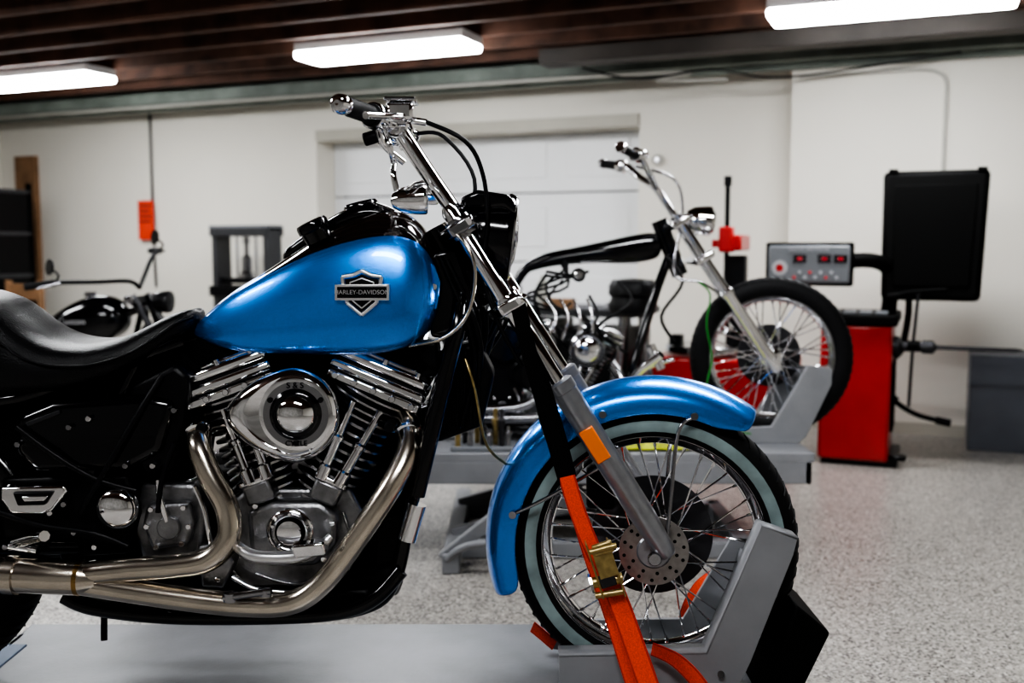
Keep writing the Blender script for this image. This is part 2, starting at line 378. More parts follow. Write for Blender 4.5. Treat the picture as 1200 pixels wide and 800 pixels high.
# ============================================================ ROOM
YAW = rad(-23); RR = Matrix.Rotation(YAW, 4, 'Z'); RI = RR.inverted()
def rp(u, v, y): return RI @ B(u, v, y)
XF = RR
E0, E1R, E2F, E2B, EB = -9.1, 3.6, -3.2, 7.66, 7.38
CZ = 2.90
box('floor', E0, E1R, E2F, 8.3, -.1, 0, M_floor)
box('ceiling', E0, E1R, E2F, 8.3, CZ, CZ+.1, M_sub)
dl, dr_, dt = -5.16, -2.17, 2.33
box('wall_back', E0, dl, E2B, 8.1, 0, CZ, M_wall)
box('wall_back_beside_door', dr_, -.97, E2B, 8.1, 0, CZ, M_wall)
box('wall_back_over_door', dl, dr_, E2B, 8.1, dt, CZ, M_wall)
box('wall_back_jut', -.98, E1R, EB, 8.1, 0, CZ, M_wall)
box('wall_left', E0-.15, E0, E2F, 8.3, 0, CZ, M_wall)
box('wall_right', E1R, E1R+.15, E2F, 8.3, 0, CZ, M_wall)
box('wall_front', E0, E1R, E2F-.15, E2F, 0, CZ, M_wallf)
gd = empty('door_1', ((dl+dr_)/2, E2B+.3, 0))
ph = dt/4
for i in range(4):
    boxes('panel_%d'%i, [(dl+.002, dr_-.002, E2B+.28, E2B+.33, i*ph+.006, (i+1)*ph-.006)], M_doorw, gd, .006)
    for j in range(4):
        x0 = dl+.12+j*(dr_-dl-.1)/4; x1 = x0+(dr_-dl)/4-.2
        box('inset_%d_%d'%(i,j), x0, x1, E2B+.270, E2B+.285, i*ph+.12, (i+1)*ph-.12, M_doorw, gd, .012)
box('trim_1', dl+.002, dr_-.002, E2B-.02, E2B+.26, dt-.10, dt-.002, M_trim, None, .004)
js = []
e = E2F+.2
while e < 7.1:
    js.append((E0+.01, E1R-.01, e, e+.045, 2.655, CZ)); e += .41
boxes('ceiling_joists', js, M_joist)
boxes('ledger_beam', [(E0+.01, E1R-.01, 7.16, 7.34, 2.57, 2.67), (E0+.01, E1R-.01, 7.29, 7.375, 2.53, 2.895)], M_ledger)
box('ceiling_girder', -2.6, E1R-.01, 6.60, 6.80, 2.56, 2.66, mat('girder_brown', (.055,.046,.04), .6, 0, 0, .3, 3))
ce = empty('ceiling_conduit', (-3, 7.1, 2.6))
tube('pipe', [(E0+.2,7.12,2.54),(-2.2,7.12,2.54),(-1.9,7.12,2.48),(-1.4,7.2,2.47)], .014, M_cond, ce)
tube('cable', [(-2.4,6.95,2.58),(-2.0,7.0,2.48),(-1.5,7.1,2.53),(-1.0,7.2,2.46),(0.1,7.2,2.55)], .007, M_satin, ce)
def fixture(e1, e2):
    f = empty('ceiling_light', (e1, e2, 2.6))
    box('housing', e1-.63, e1+.63, e2-.15, e2+.15, 2.60, 2.66, M_lampbody, f, .004)
    box('diffuser', e1-.63, e1+.63, e2-.155, e2+.155, 2.555, 2.61, M_lamp, f, .018)
for e2 in (5.9, 2.95):
    for e1 in (-.285, -3.41, -6.53): fixture(e1, e2)
fixture(-.285, 0.0); fixture(-3.41, 0.0)
c1 = empty('wall_conduit', (-8, 7.6, 2)); p = rp(174, 200, 9.75)
tube('pipe', [(p.x, E2B-.02, 2.57),(p.x, E2B-.02, 1.3),(p.x+.01,E2B-.02,.9)], .011, M_frameg, c1)
c2 = empty('wall_conduit', (0, 7.3, 2)); q = rp(1105, 200, 6.8); q2 = rp(1075, 70, 6.85)
tube('pipe', [(-.93,EB-.02,2.48),(q2.x-.4,EB-.02,2.48),(q2.x,EB-.02,2.48),(q.x-.05,EB-.02,2.45),(q.x,EB-.02,2.38),(q.x,EB-.02,2.2),(q.x,EB-.02,1.5)], .012, M_cond, c2)
sg = empty('warning_sign', (p.x-.05, E2B-.03, 1.5))
z0, z1 = 1.36, 1.74
box('board', p.x-.16, p.x+.03, E2B-.05, E2B-.037, z0, z1, M_sign, sg)
for i in range(4): box('lettering_%d'%i, p.x-.14, p.x+.01-.02*(i%2), E2B-.053, E2B-.05, z1-.06-.05*i, z1-.045-.05*i, M_frameg, sg)
p = rp(770,187,7.8); th = empty('wall_outlet_box', (p.x,E2B,p.z))
disc('cap', (p.x, E2B-.02, p.z), .045, .04, M_cond, th); disc('button', (p.x, E2B-.045, p.z), .018, .02, M_dchrome, th)

# hydraulic press (open H-frame)
pr = rp(287, 264, 8.8); hp = empty('hydraulic_press', (pr.x, 7.2, 0)); x = pr.x
boxes('frame', [(x-.30,x-.25,7.1,7.3,0.05,1.44),(x+.25,x+.30,7.1,7.3,.05,1.44),(x-.31,x+.31,7.08,7.12,1.385,1.46),(x-.31,x+.31,7.28,7.32,1.385,1.46),(x-.34,x-.2,6.95,7.45,0,.06),(x+.2,x+.34,6.95,7.45,0,.06),(x-.3,x+.3,7.15,7.25,.2,.28)], M_frameg, hp, .006)
boxes('bed', [(x-.31,x+.31,7.06,7.10,.86,.95),(x-.31,x+.31,7.30,7.34,.86,.95)], M_satin, hp, .004)
box('top_plate', x-.31, x+.31, 7.08, 7.32, 1.455, 1.48, M_panel, hp, .004)
lathe('bottle_jack', [(0,0),(.06,0),(.06,.04),(.045,.06),(.045,.18),(.02,.2),(.02,.30),(.03,.30),(.03,.36),(0,.36)], (x,7.2,1.02), (0,0,1), M_dchrome, hp)
tubes('springs', [([(x-.1,7.2,1.0),(x-.1,7.2,1.39)],.012),([(x+.1,7.2,1.0),(x+.1,7.2,1.39)],.012)], M_chrome, hp)
box('crossbar', x-.25, x+.25, 7.15, 7.25, .97, 1.02, M_satin, hp, .004)
# rack, plank, chair
sx = -8.93; rk = empty('storage_rack', (sx+.3, 6.7, 0))
boxes('posts', [(sx,sx+.04,6.3,6.34,0,1.9),(sx+.81,sx+.85,6.3,6.34,0,1.9),(sx,sx+.04,7.1,7.14,0,1.9),(sx+.81,sx+.85,7.1,7.14,0,1.9)], M_matte, rk)
boxes('shelves', [(sx,sx+.85,6.3,7.14,z,z+.035) for z in (.15,.6,1.0,1.4,1.8)], M_frameg, rk)
boxes('side_panels', [(sx+.83,sx+.84,6.34,7.1,.15,1.8),(sx+.04,sx+.81,7.11,7.12,.15,1.8)], M_satin, rk)
boxes('bins', [(sx+.05,sx+.35,6.4,6.9,1.44,1.70),(sx+.42,sx+.78,6.35,6.9,1.44,1.66),(sx+.05,sx+.45,6.4,6.9,1.04,1.3),(sx+.5,sx+.78,6.35,6.8,1.04,1.3),(sx+.05,sx+.75,6.4,6.9,.64,.9),(sx+.1,sx+.6,6.4,6.9,.19,.45)], M_frameg, rk, .01)
new('wood_plank', *boxv(-8.83, -8.55, 7.60, 7.655, 0, 2.22), M_wood, bevel=.003)
ch = empty('wooden_chair', (-7.8, 6.6, 0)); x, y = -8.04, 6.75
boxes('legs', [(x,x+.05,y,y+.05,0,.98),(x+.4,x+.45,y,y+.05,0,.98),(x,x+.05,y-.45,y-.4,0,.66),(x+.4,x+.45,y-.45,y-.4,0,.66)], M_wood, ch, .004)
boxes('seat_and_rails', [(x-.01,x+.46,y-.46,y+.05,.43,.47),(x,x+.45,y+.005,y+.04,.80,.95),(x-.02,x+.06,y-.46,y+.05,.64,.68),(x+.39,x+.47,y-.46,y+.05,.64,.68)], M_wood, ch, .006)

# ---- wheel balancer (red)
wb = empty('wheel_balancer', tuple(rp(990, 540, 6.1)*1))
a = rp(957, 540, 5.9)
X0, X1, Y0 = a.x, a.x+.40, a.y
box('cabinet', X0, X1, Y0, Y0+.55, .03, .84, M_red, wb, .02)
box('cabinet_plinth', X0+.02, X1+.05, Y0+.02, Y0+.53, 0, .05, M_satin, wb, .004)
box('weight_tray', X0-.02, X1+.03, Y0-.02, Y0+.57, .835, .90, M_plastic, wb, .015)
boxes('tray_bins', [(X0+.03+i*.09, X0+.10+i*.09, Y0+.03, Y0+.2, .90, .915) for i in range(4)], M_panel, wb, .004)
box('side_grille', X1-.002, X1+.015, Y0+.1, Y0+.45, .2, .6, M_matte, wb)
disc('pedal', (X1+.05, Y0+.05, .06), .05, .03, M_satin, wb, (0,0,1))
tl, br = rp(904, 288, 5.75), rp(992, 332, 5.75)
pcx = (tl.x+br.x)/2-.02; pcy = Y0-.02
pw = .235
box('control_panel', pcx-pw, pcx+pw, pcy-.02, pcy+.06, 1.08, 1.305, M_panel, wb, .015)
box('panel_bezel', pcx-pw-.016, pcx+pw+.016, pcy-.01, pcy+.05, 1.064, 1.321, M_plastic, wb, .012)
for i, (xx, zz) in enumerate([(-.05,1.225),(.09,1.225),(.18,1.225)]):
    box('display_%d'%i, pcx+xx-.038, pcx+xx+.038, pcy-.024, pcy-.018, zz-.024, zz+.024, M_screen, wb)
    box('display_digits_%d'%i, pcx+xx-.014, pcx+xx+.014, pcy-.026, pcy-.022, zz-.008, zz+.008, M_led, wb)
for i in range(9):
    disc('key_%d'%i, (pcx-.08+.03*i, pcy-.022, 1.115+.03*(i%2)), .009, .01, M_led if i%3 == 0 else M_label, wb, n=16)
text('panel_lettering', 'DIGITAL BALANCER', (pcx, pcy-.024, 1.278), .026, M_label, wb)
lathe('panel_logo', [(0,0),(.045,0),(.045,.003),(0,.003)], (pcx-.165, pcy-.023, 1.17), (0,1,0), M_label, wb, 24)
lathe('panel_logo_centre', [(0,0),(.022,0),(.022,.003),(0,.003)], (pcx-.165, pcy-.0245, 1.17), (0,1,0), M_red, wb, 24)
tube('panel_arm', [(X1-.04,Y0+.3,.86),(X1-.03,Y0+.28,1.05),(X1-.05,Y0+.2,1.17),(X1-.15,Y0+.1,1.215),(pcx+.1,pcy+.06,1.20)], .045, M_plastic, wb, 16)
hx0, hx1 = rp(1036,280,6.1).x, rp(1160,280,6.0).x-.02
hy = Y0+.25
new('guard_hood', [(hx0,hy-.10,.98),(hx1-.03,hy-.10,.98),(hx1-.03,hy+.25,.98),(hx0,hy+.25,.98),(hx0-.01,hy-.02,1.74),(hx1,hy-.02,1.74),(hx1,hy+.25,1.74),(hx0-.01,hy+.25,1.74)],
    [(0,3,2,1),(4,5,6,7),(0,1,5,4),(1,2,6,5),(2,3,7,6),(3,0,4,7)], M_plastic, wb, bevel=.03)
new('hood_inset', [(hx0+.06,hy-.105,1.06),(hx1-.09,hy-.105,1.06),(hx1-.06,hy-.035,1.66),(hx0+.05,hy-.035,1.66),(hx0+.06,hy-.08,1.06),(hx1-.09,hy-.08,1.06),(hx1-.06,hy-.01,1.66),(hx0+.05,hy-.01,1.66)],
    [(0,1,2,3),(4,7,6,5),(0,4,5,1),(1,5,6,2),(2,6,7,3),(3,7,4,0)], M_matte, wb, bevel=.01)
boxes('hood_clips', [(hx0+.02,hx0+.07,hy-.03,hy+.05,1.735,1.752),(hx0+.50,hx0+.55,hy-.03,hy+.05,1.735,1.752)], M_plastic, wb)
tube('hood_arm', [(X1,Y0+.35,.62),(X1+.05,Y0+.36,.70),(X1+.07,Y0+.38,1.0),(hx0+.03,Y0+.38,1.2)], .02, M_plastic, wb)
lathe('spindle', [(0,0),(.06,0),(.06,.03),(.03,.05),(.03,.16),(.04,.16),(.04,.22),(.012,.24),(.012,.66),(.005,.7),(0,.7)], (X1, Y0+.25, .70), (1,0,0), M_ddisc, wb, 32)
p0 = Vector((hx0+.06, hy-.15, 0))
tube('caliper_arm', [(p0.x+.02,p0.y,1.0),(p0.x+.10,p0.y,1.03),(p0.x+.30,p0.y,1.05)], .013, M_plastic, wb)
tube('caliper_rod', [(p0.x+.15,p0.y,1.03),(p0.x+.13,p0.y,.7),(p0.x+.12,p0.y,.36)], .010, M_ddisc, wb)
tube('caliper_hook', [(p0.x+.01,p0.y,.42),(p0.x+.08,p0.y,.36),(p0.x+.18,p0.y,.31),(p0.x+.33,p0.y,.28)], .015, M_plastic, wb)
tubes('caliper_knobs', [([(p0.x-.02,p0.y,1.0),(p0.x+.05,p0.y,1.01)],.022),([(p0.x+.0,p0.y,.43),(p0.x+.05,p0.y,.385)],.026),([(p0.x+.27,p0.y,.29),(p0.x+.35,p0.y,.275)],.022),([(p0.x+.10,p0.y,.72),(p0.x+.17,p0.y,.72)],.03)], M_plastic, wb, 12)
# tyre changer
tc_ = rp(852, 300, 6.25); tx, ty = tc_.x, tc_.y
tyc = empty('tyre_changer', (tx-.1, ty, 0))
box('cabinet', tx-.42, tx+.45, ty-.28, ty+.20, .02, .62, M_red, tyc, .02)
boxes('feet', [(tx-.4,tx-.3,ty-.26,ty+.18,0,.03),(tx+.33,tx+.43,ty-.26,ty+.18,0,.03)], M_matte, tyc)
disc('turntable', (tx-.1, ty-.05, .66), .26, .05, M_dchrome, tyc, (0,0,1))
boxes('jaws', [(tx-.34,tx-.26,ty-.09,ty-.01,.68,.74),(tx+.06,tx+.14,ty-.09,ty-.01,.68,.74)], M_satin, tyc, .005)
box('column', tx-.04, tx+.08, ty+.2, ty+.3, 0.02, 1.24, M_satin, tyc, .01)
boxes('swing_arm', [(tx-.05,tx+.09,ty-.02,ty+.31,1.27,1.37)], M_red, tyc, .012)
lathe('hex_rod', [(0,0),(.017,0),(.017,.87),(.026,.87),(.026,.93),(0,.93)], (tx, ty-.02, .80), (0,0,1), M_satin, tyc, 6)
box('rod_lock', tx-.045, tx+.045, ty-.07, ty+.03, 1.26, 1.42, M_red, tyc, .015)
box('lock_knob', tx-.09, tx-.04, ty-.05, ty, 1.29, 1.34, M_red, tyc, .01)
lathe('mount_head', [(0,0),(.03,0),(.05,.03),(.03,.07),(0,.07)], (tx, ty-.02, .76), (0,0,1), M_chrome, tyc)
# grey steel cabinet at right
g = rp(1133, 525, 6.3)
gc = empty('steel_cabinet', (g.x+.4, g.y, 0))
M_bgs = mat('blue_grey_steel', (.115,.125,.15), .4, .4, 0, .15, 3)
box('body', g.x, g.x+.95, EB-.46, EB-.02, .0, .60, M_bgs, gc, .006)
box('top_lip', g.x-.005, g.x+.955, EB-.465, EB-.015, .60, .612, M_bgs, gc, .003)
boxes('handle', [(g.x+.40,g.x+.55,EB-.485,EB-.462,.50,.515)], M_matte, gc)
box('baseboard_back', -.98, E1R, EB-.012, EB, 0, .08, M_trim)

# shop stool
XF = Matrix.Identity(4)
p = B(742, 330, 5.3); st = empty('shop_stool', (p.x, p.y, 0))
lathe('cushion', [(0,0),(.10,0),(.125,.02),(.13,.06),(.115,.095),(.115,.10),(.13,.115),(.13,.16),(.11,.19),(0,.2)], (p.x,p.y,.93), (0,0,1), M_leather, st)
tubes('legs', [([(p.x+cos(a)*.22,p.y+sin(a)*.22,0),(p.x+cos(a)*.07,p.y+sin(a)*.07,.94)],.013) for a in (.5,2.07,3.64,5.2)], M_dchrome, st)
lathe('foot_ring', [(.165,-.008),(.18,-.008),(.18,.008),(.165,.008)], (p.x,p.y,.32), (0,0,1), M_dchrome, st, closed=True)

# ============================================================ LIFT 1
YB = 2.30
WC = B(765, 635, YB); R1 = .335; ZT = WC.z-R1
lf = empty('motorcycle_lift', (-.2, YB, 0))
xa, xb = B(38, 738, 2.65).x, B(905, 760, YB).x
box('deck', xa, xb, 1.95, 2.65, ZT-.05, ZT, M_deck, lf, .006)
boxes('deck_skirts', [(xa+.01,xb-.01,1.96,1.99,ZT-.13,ZT-.045),(xa+.01,xb-.01,2.61,2.64,ZT-.13,ZT-.045)], M_lift, lf, .004)
box('wheel_removal_plate', xa-.55, xa+.06, 2.06, 2.50, ZT-.03, ZT+.004, M_bluemat, lf, .003)
boxes('rear_deck_rails', [(xa-.58,xa+.02,1.95,2.07,ZT-.08,ZT-.0),(xa-.58,xa+.02,2.48,2.58,ZT-.08,ZT-.0),(xa-1.0,xa-.55,1.95,2.62,ZT-.05,ZT)], M_deck, lf, .004)
boxes('base_frame', [(-1.0,.55,2.0,2.06,0,.06),(-1.0,.55,2.54,2.60,0,.06),(-1.0,-.94,2.0,2.6,0,.06),(.49,.55,2.0,2.6,0,.06)], M_lift, lf, .004)
for i, yy in enumerate((2.09, 2.51)):
    beam('scissor_arm_%d'%i, (-.85,yy,.06), (.35,yy,ZT-.07), .03, .05, M_lift, lf)
    beam('scissor_arm_%d'%(i+2), (.35,yy+(.035 if i == 0 else -.035),.06), (-.85,yy+(.035 if i == 0 else -.035),ZT-.07), .03, .05, M_lift, lf)
# wheel chock
ck = [(655,768),(828,765),(893,616),(935,631),(930,650),(880,775),(858,822),(655,822)]
plate('chock_near_cheek', ck, 2.14, 2.152, M_lift, lf, .002)
P0 = [B(u,v,2.14) for u,v in ck]
V = []; Fc = []
for k in (0,1,2,3): V += [P0[k], P0[k]+Vector((0,.05,0))]
for k in range(3): Fc.append((2*k,2*k+1,2*k+3,2*k+2))
new('chock_near_flange', V, Fc, M_lift, lf, solid=.006)
zb = ZT
far = [Vector((p.x, 2.44, zb+(p.z-zb)*.72)) for p in P0]
n = len(far)
new('chock_far_cheek', far+[p+Vector((0,.012,0)) for p in far], [tuple(range(n)), tuple(range(2*n-1,n-1,-1))]+[(i,(i+1)%n,n+(i+1)%n,n+i) for i in range(n)], M_lift, lf, bevel=.002)
a, b_ = B(905,690,2.14), B(868,800,2.14)
new('chock_front_plate', [(a.x,2.15,a.z),(a.x,2.45,a.z),(b_.x-.02,2.45,zb),(b_.x-.02,2.15,zb)], [(0,1,2,3)], M_lift, lf, solid=.008)
new('chock_bolts', *tubegeo([B(845,790,2.145), B(845,790,2.13)], .008, 12), M_dchrome, lf)
cx = B(905,760,2.3).x
new('front_bumper', [(cx-.06,2.18,ZT-.02),(cx+.02,2.18,ZT-.02),(cx+.10,2.18,B(942,738,2.2).z),(cx+.02,2.18,B(895,705,2.2).z),
     (cx-.06,2.44,ZT-.02),(cx+.02,2.44,ZT-.02),(cx+.10,2.44,B(942,738,2.2).z),(cx+.02,2.44,B(895,705,2.2).z)],
    [(0,1,2,3),(4,7,6,5),(0,4,5,1),(1,5,6,2),(2,6,7,3),(3,7,4,0)], M_plastic, lf, bevel=.008)

# ============================================================ MOTORCYCLE 1
mc = empty('motorcycle', (0, YB, ZT))
def Q1(u, v, y): return B(u, v, YB+y)
STEER = rad(-6)
XF = Matrix.Translation(WC) @ Matrix.Rotation(STEER, 4, 'Z')
wheel(mc, (0,0,0), R1, .262, .105, True, 40, 'front_wheel', .146, .080)
fender('front_fender', (0,0,0), .380, .078, 54, 199, M_blue, mc, .062, .020)
for s in (-1, 1):
    tubes('fender_stay_%d'%(s+1), [([(.085,s*.084,.315),(.05,s*.086,.28),(.035,s*.09,.12),(.028,s*.092,.04)],.0045),([(-.325,s*.082,.08),(-.25,s*.088,.12),(-.12,s*.09,.2)],.0045)], M_dchrome, mc)
    tubes('fender_bolt_%d'%(s+1), [([(.085,s*.078,.318),(.085,s*.092,.318)],.009),([(-.325,s*.076,.08),(-.325,s*.09,.08)],.009),([(-.12,s*.076,.318),(-.12,s*.09,.318)],.009)], M_dchrome, mc, 10)
lathe('axle', [(0,-.135),(.013,-.135),(.016,-.13),(.016,-.122),(.010,-.12),(.010,.12),(.016,.122),(.016,.13),(0,.13)], (0,0,0), (0,1,0), M_dchrome, mc, 16)
boxes('brake_caliper', [(-.16,-.09,.05,.10,.06,.17)], M_satin, mc, .012)
XF = Matrix.Identity(4)
NY, FY = -.112, .112
bot, mid, top = B(776,640,YB+NY), B(652,447,YB+NY), B(532,252,YB+NY)
axis = (top-bot).normalized()
for nm, off in (('near', Vector((0,0,0))), ('far', Vector((.022, .224, 0)))):
    L = (mid-bot).length
    lathe(nm+'_fork_slider', [(0,-.025),(.018,-.025),(.024,-.015),(.026,.03),(.029,.08),(.029,L-.03),(.031,L-.028),(.031,L-.005),(.024,L),(0,L)], bot+off, axis, M_slider, mc, 32)
    lathe(nm+'_fork_tube', [(0,0),(.0195,0),(.0195,(top-mid).length+.01),(.012,(top-mid).length+.025),(0,(top-mid).length+.027)], mid+off, axis, M_chrome, mc, 28)
    if nm == 'near':
        c = B(697,521,YB+NY-.030); e_ = axis
        s_ = Vector((axis.z,0,-axis.x))
        V = [c+e_*a*.041+s_*b_*.017+Vector((0,y,0)) for y in (-.008,.012) for a,b_ in ((-1,-1),(1,-1),(1,1),(-1,1))]
        new('amber_reflector', V, [(0,1,2,3),(4,7,6,5),(0,4,5,1),(1,5,6,2),(2,6,7,3),(3,7,4,0)], M_amber, mc, bevel=.003)
for nm, t_, m_ in (('upper_triple_tree', top-axis*.03, M_dchrome), ('lower_triple_tree', B(598,357,YB+NY), M_chrome)):
    fw = Vector((axis.z,0,-axis.x))
    c = Vector((t_.x, YB, t_.z)) + fw*(-.012)
    V = [c+fw*a*.045+Vector((0,b_*.15,0))+axis*h*.014 for h in (-1,1) for a,b_ in ((-1,-.6),(-.3,-1),(1,-1),(1,1),(-.3,1),(-1,.6))]
    n = 6
    new(nm, V, [tuple(range(n)), tuple(range(2*n-1,n-1,-1))]+[(i,(i+1)%n,n+(i+1)%n,n+i) for i in range(n)], m_, mc, bevel=.006)
    for off in (0,.224):
        lathe(nm+'_clamp_%d'%int(off*10), [(.0,-.022),(.030,-.022),(.032,-.016),(.032,.016),(.030,.022),(0,.022)], Vector(t_)+Vector((0,off,0)), axis, m_, mc, 28)
    tube(nm+'_pinch_bolt', [Vector(t_)+fw*.02+Vector((0,-.04,0)), Vector(t_)+fw*.035+Vector((0,-.01,0))], .008, M_chrome, mc)
hd0, hd1 = B(508,268,YB), B(560,362,YB)
tube('steering_head', [hd0, hd1], .034, M_black, mc, 20)
FT = [
 ([B(520,300,YB),B(440,330,YB),B(330,360,YB),B(215,400,YB)], .022),
 ([B(215,400,YB),B(170,470,YB),B(130,560,YB),B(110,640,YB)], .017),
 ([B(215,400,YB-.08),B(100,440,YB-.11),B(0,470,YB-.11),B(-180,475,YB-.11)], .014),
 ([B(215,400,YB+.08),B(100,440,YB+.11),B(0,470,YB+.11),B(-180,475,YB+.11)], .014)]
for s in (-1, 1):
    y = YB+s*.085
    FT.append(([B(541,330,YB+s*.03),B(533,390,y),B(508,480,y),B(480,600,y),B(462,680,y),B(425,712,y),B(330,722,y),B(180,716,y),B(100,690,y),B(75,640,y)], .0165))
    FT.append(([B(165,415,y),B(120,520,y),B(100,600,y),B(95,690,y)], .013))
    FT.append(([B(95,640,y),B(0,640,y+.02*s),B(-105,640,y+.04*s)], .02))
tubes('frame', FT, M_black, mc, 14, 6)
tube('engine_guard_tube', [B(536,385,YB-.115),B(512,480,YB-.125),B(488,580,YB-.125)], .0195, M_black, mc, 18)
tube('engine_guard_clamp', [B(489,590,YB-.125),B(477,632,YB-.125)], .0215, M_chrome, mc, 18)
plate('neck_gusset', [(495,300),(535,290),(560,360),(545,400),(505,395),(500,360)], YB-.055, YB+.055, M_black, mc, .008)
plate('tank_mount_tab', [(496,300),(510,312),(516,330),(512,362),(500,368)], YB-.10, YB-.085, M_blue, mc, .003)
disc('tank_mount_bolt', B(508,336,YB-.102), .008, .01, M_chrome, mc)
wir = []
for i in range(10):
    u0 = 515+i*8; y = YB-.07+.016*i
    wir.append(([B(u0,300+4*i,y),B(545+5*i+6*math.sin(i*2.2),370+random.uniform(-8,8),y),B(556+6*math.sin(i*1.7),430,y),B(540-i*4,500,y)], .006+.002*(i%3)))
tubes('wiring_loom', wir, M_satin, mc)
plate('regulator', [(515,410),(560,400),(580,440),(565,500),(510,520)], YB-.05, YB+.06, M_satin, mc, .012)
for i in range(6): plate('regulator_fin_%d'%i, [(520+i*8,412),(523+i*8,412),(521+i*8,500),(518+i*8,500)], YB-.062, YB-.05, M_satin, mc, .001)
plate('ignition_coil', [(470,404),(512,400),(516,440),(480,446)], YB-.04, YB+.06, M_satin, mc, .008)
tube('clutch_cable', [B(545,420,YB-.09),B(556,455,YB-.1),B(570,520,YB-.04),B(595,545,YB+.02)], .0035, M_brass, mc)
plate('motor_mount_dark_filler', [(225,398),(480,398),(500,430),(460,470),(400,440),(330,440),(250,452),(220,430)], YB-.05, YB+.08, M_matte, mc, .006)  # motor mount area filled matte black to darken the gap under the tank
plate('cylinder_gap_dark_filler', [(310,430),(400,430),(395,560),(330,580),(305,540)], YB-.03, YB+.10, M_matte, mc, .01)  # matte plate added so the gap between the cylinders reads dark
plate('lower_engine_dark_filler', [(120,560),(480,540),(470,690),(400,712),(130,705),(100,640)], YB+.04, YB+.14, M_matte, mc, .02)  # matte filler added behind the lower engine to keep its gaps dark

# ---- tank
secs = [(206,391,384,382,.02),(217,397,379,374,.042),(240,408,361,353,.070),(270,415,342,333,.100),(305,418,324,315,.122),(342,419,307,289,.138),(380,420,293,264,.148),(420,420,283,248,.154),(455,417,278,243,.156),(482,410,280,254,.150),(500,395,293,274,.132),(511,370,318,304,.104),(514,346,334,328,.06)]
rings = []
for u, vb, vs, vc, hw in secs:
    yn = YB-hw
    x = B(u,350,YB-.12).x
    zb_, zs, zc = B(u,vb,yn+.03).z, B(u,vs,YB-hw*.85).z, B(u,vc,YB).z
    H = zs-zb_
    half = [(0,zb_+.012),(.55*hw,zb_+.002),(.88*hw,zb_+.008*min(1,H/.1)),(.99*hw,zb_+H*.26),(1.0*hw,zb_+H*.55),(.90*hw,zb_+H*.84),(.79*hw,zs+(zc-zs)*.10),(.48*hw,zs+(zc-zs)*.72),(.18*hw,zc)]
    ring = [Vector((x,YB-y,z)) for y,z in half]+[Vector((x,YB+y,z)) for y,z in reversed(half[1:])]
    rings.append(ring)
loft('fuel_tank', rings, [M_blue, M_tankblk], mc, lambda i,k: 1 if (6 <= k <= 9 and i >= 4) or (i >= 10 and 6 <= k <= 9) else 0, 3)
cons = []
for u, v, hw, hh in [(330,299,.02,.006),(355,280,.042,.012),(400,254,.05,.016),(430,243,.052,.018),(455,246,.045,.014),(478,258,.03,.008)]:
    c = B(u,v,YB); cons.append([c+Vector((0,-hw,-.03)),c+Vector((0,-hw,0)),c+Vector((0,-hw*.6,hh*.7)),c+Vector((0,0,hh)),c+Vector((0,hw*.6,hh*.7)),c+Vector((0,hw,0)),c+Vector((0,hw,-.03))])
loft('dash_console', cons, M_black, mc, None, 2)
for nm, u, v, y in (('fuel_cap', 370, 272, YB-.085), ('fuel_gauge_cap', 372, 274, YB+.085)):
    c = B(u,v,y); ax = Vector((-.42,-.12 if y < YB else .12,.9))
    lathe(nm, [(0,-.02),(.031,-.02),(.033,.004),(.036,.007),(.036,.020),(.033,.026),(.02,.028),(0,.028)], c, ax, M_black, mc, 32)
lathe('speedometer', [(0,-.02),(.036,-.02),(.040,0),(.040,.010),(.036,.016),(.032,.012),(0,.012)], B(424,245,YB), Vector((-.25,0,1)), M_black, mc, 36)
# emblem
ey = YB-.160
pts = [(424,317),(434,322),(447,324),(445,341),(441,355),(424,369),(407,355),(403,341),(401,324),(414,322),(424,317)]
tubes('emblem_shield', [([B(u,v,ey) , B(u2,v2,ey)], .0046) for (u,v),(u2,v2) in zip(pts[:-1], pts[1:])], M_badge, mc, 8)
pts2 = [(424+(u-424)*.86, 343+(v-343)*.84) for u,v in pts[:-1]]
plate('emblem_shield_field', pts2, ey-.001, ey+.008, M_satin, mc, .0)
pts = [(424,326),(438,331),(435,352),(424,361),(413,352),(410,331),(424,326)]
tubes('emblem_shield_inner', [([B(u,v,ey-.001) , B(u2,v2,ey-.001)], .0016) for (u,v),(u2,v2) in zip(pts[:-1], pts[1:])], M_badge, mc, 8)
plate('emblem_bar', [(392,333),(456,333),(456,352),(392,352)], ey-.007, ey+.010, M_badge, mc, .0015)
plate('emblem_bar_inlay', [(395,336),(453,336),(453,349),(395,349)], ey-.0076, ey-.004, M_satin, mc, .0)
text('emblem_lettering', 'HARLEY-DAVIDSON', B(424,342.5,ey-.0082), .0132, M_badge, mc, .0008)

# ---- seat
ssec = [(-330,300,440,.09),(-260,300,462,.13),(-150,322,470,.14),(-60,334,472,.145),(-5,346,474,.15),(22,378,472,.155),(58,399,468,.16),(105,404,460,.16),(148,394,444,.15),(180,376,424,.12),(206,362,402,.085),(226,360,386,.05)]
rings = []
for u, vt, vb, hw in ssec:
    x = B(u,400,YB-.08).x; zt, z_ = B(u,vt,YB-hw*.5).z, B(u,vb,YB-hw).z; H = zt-z_
    half = [(0,z_),(.75*hw,z_),(1.0*hw,z_+.25*H),(.98*hw,z_+.62*H),(.8*hw,zt-.06*H),(.4*hw,zt),(0,zt-.01)]
    rings.append([Vector((x,YB-y,z)) for y,z in half]+[Vector((x,YB+y,z)) for y,z in reversed(half[1:-1])])
loft('seat', rings, M_leather, mc, None, 2)
sw = [B(u,vt+ (vb-vt)*.42,YB-hw*1.0) for u,vt,vb,hw in ssec[2:]]
tube('seat_piping', sw, .003, M_leather, mc, 8)

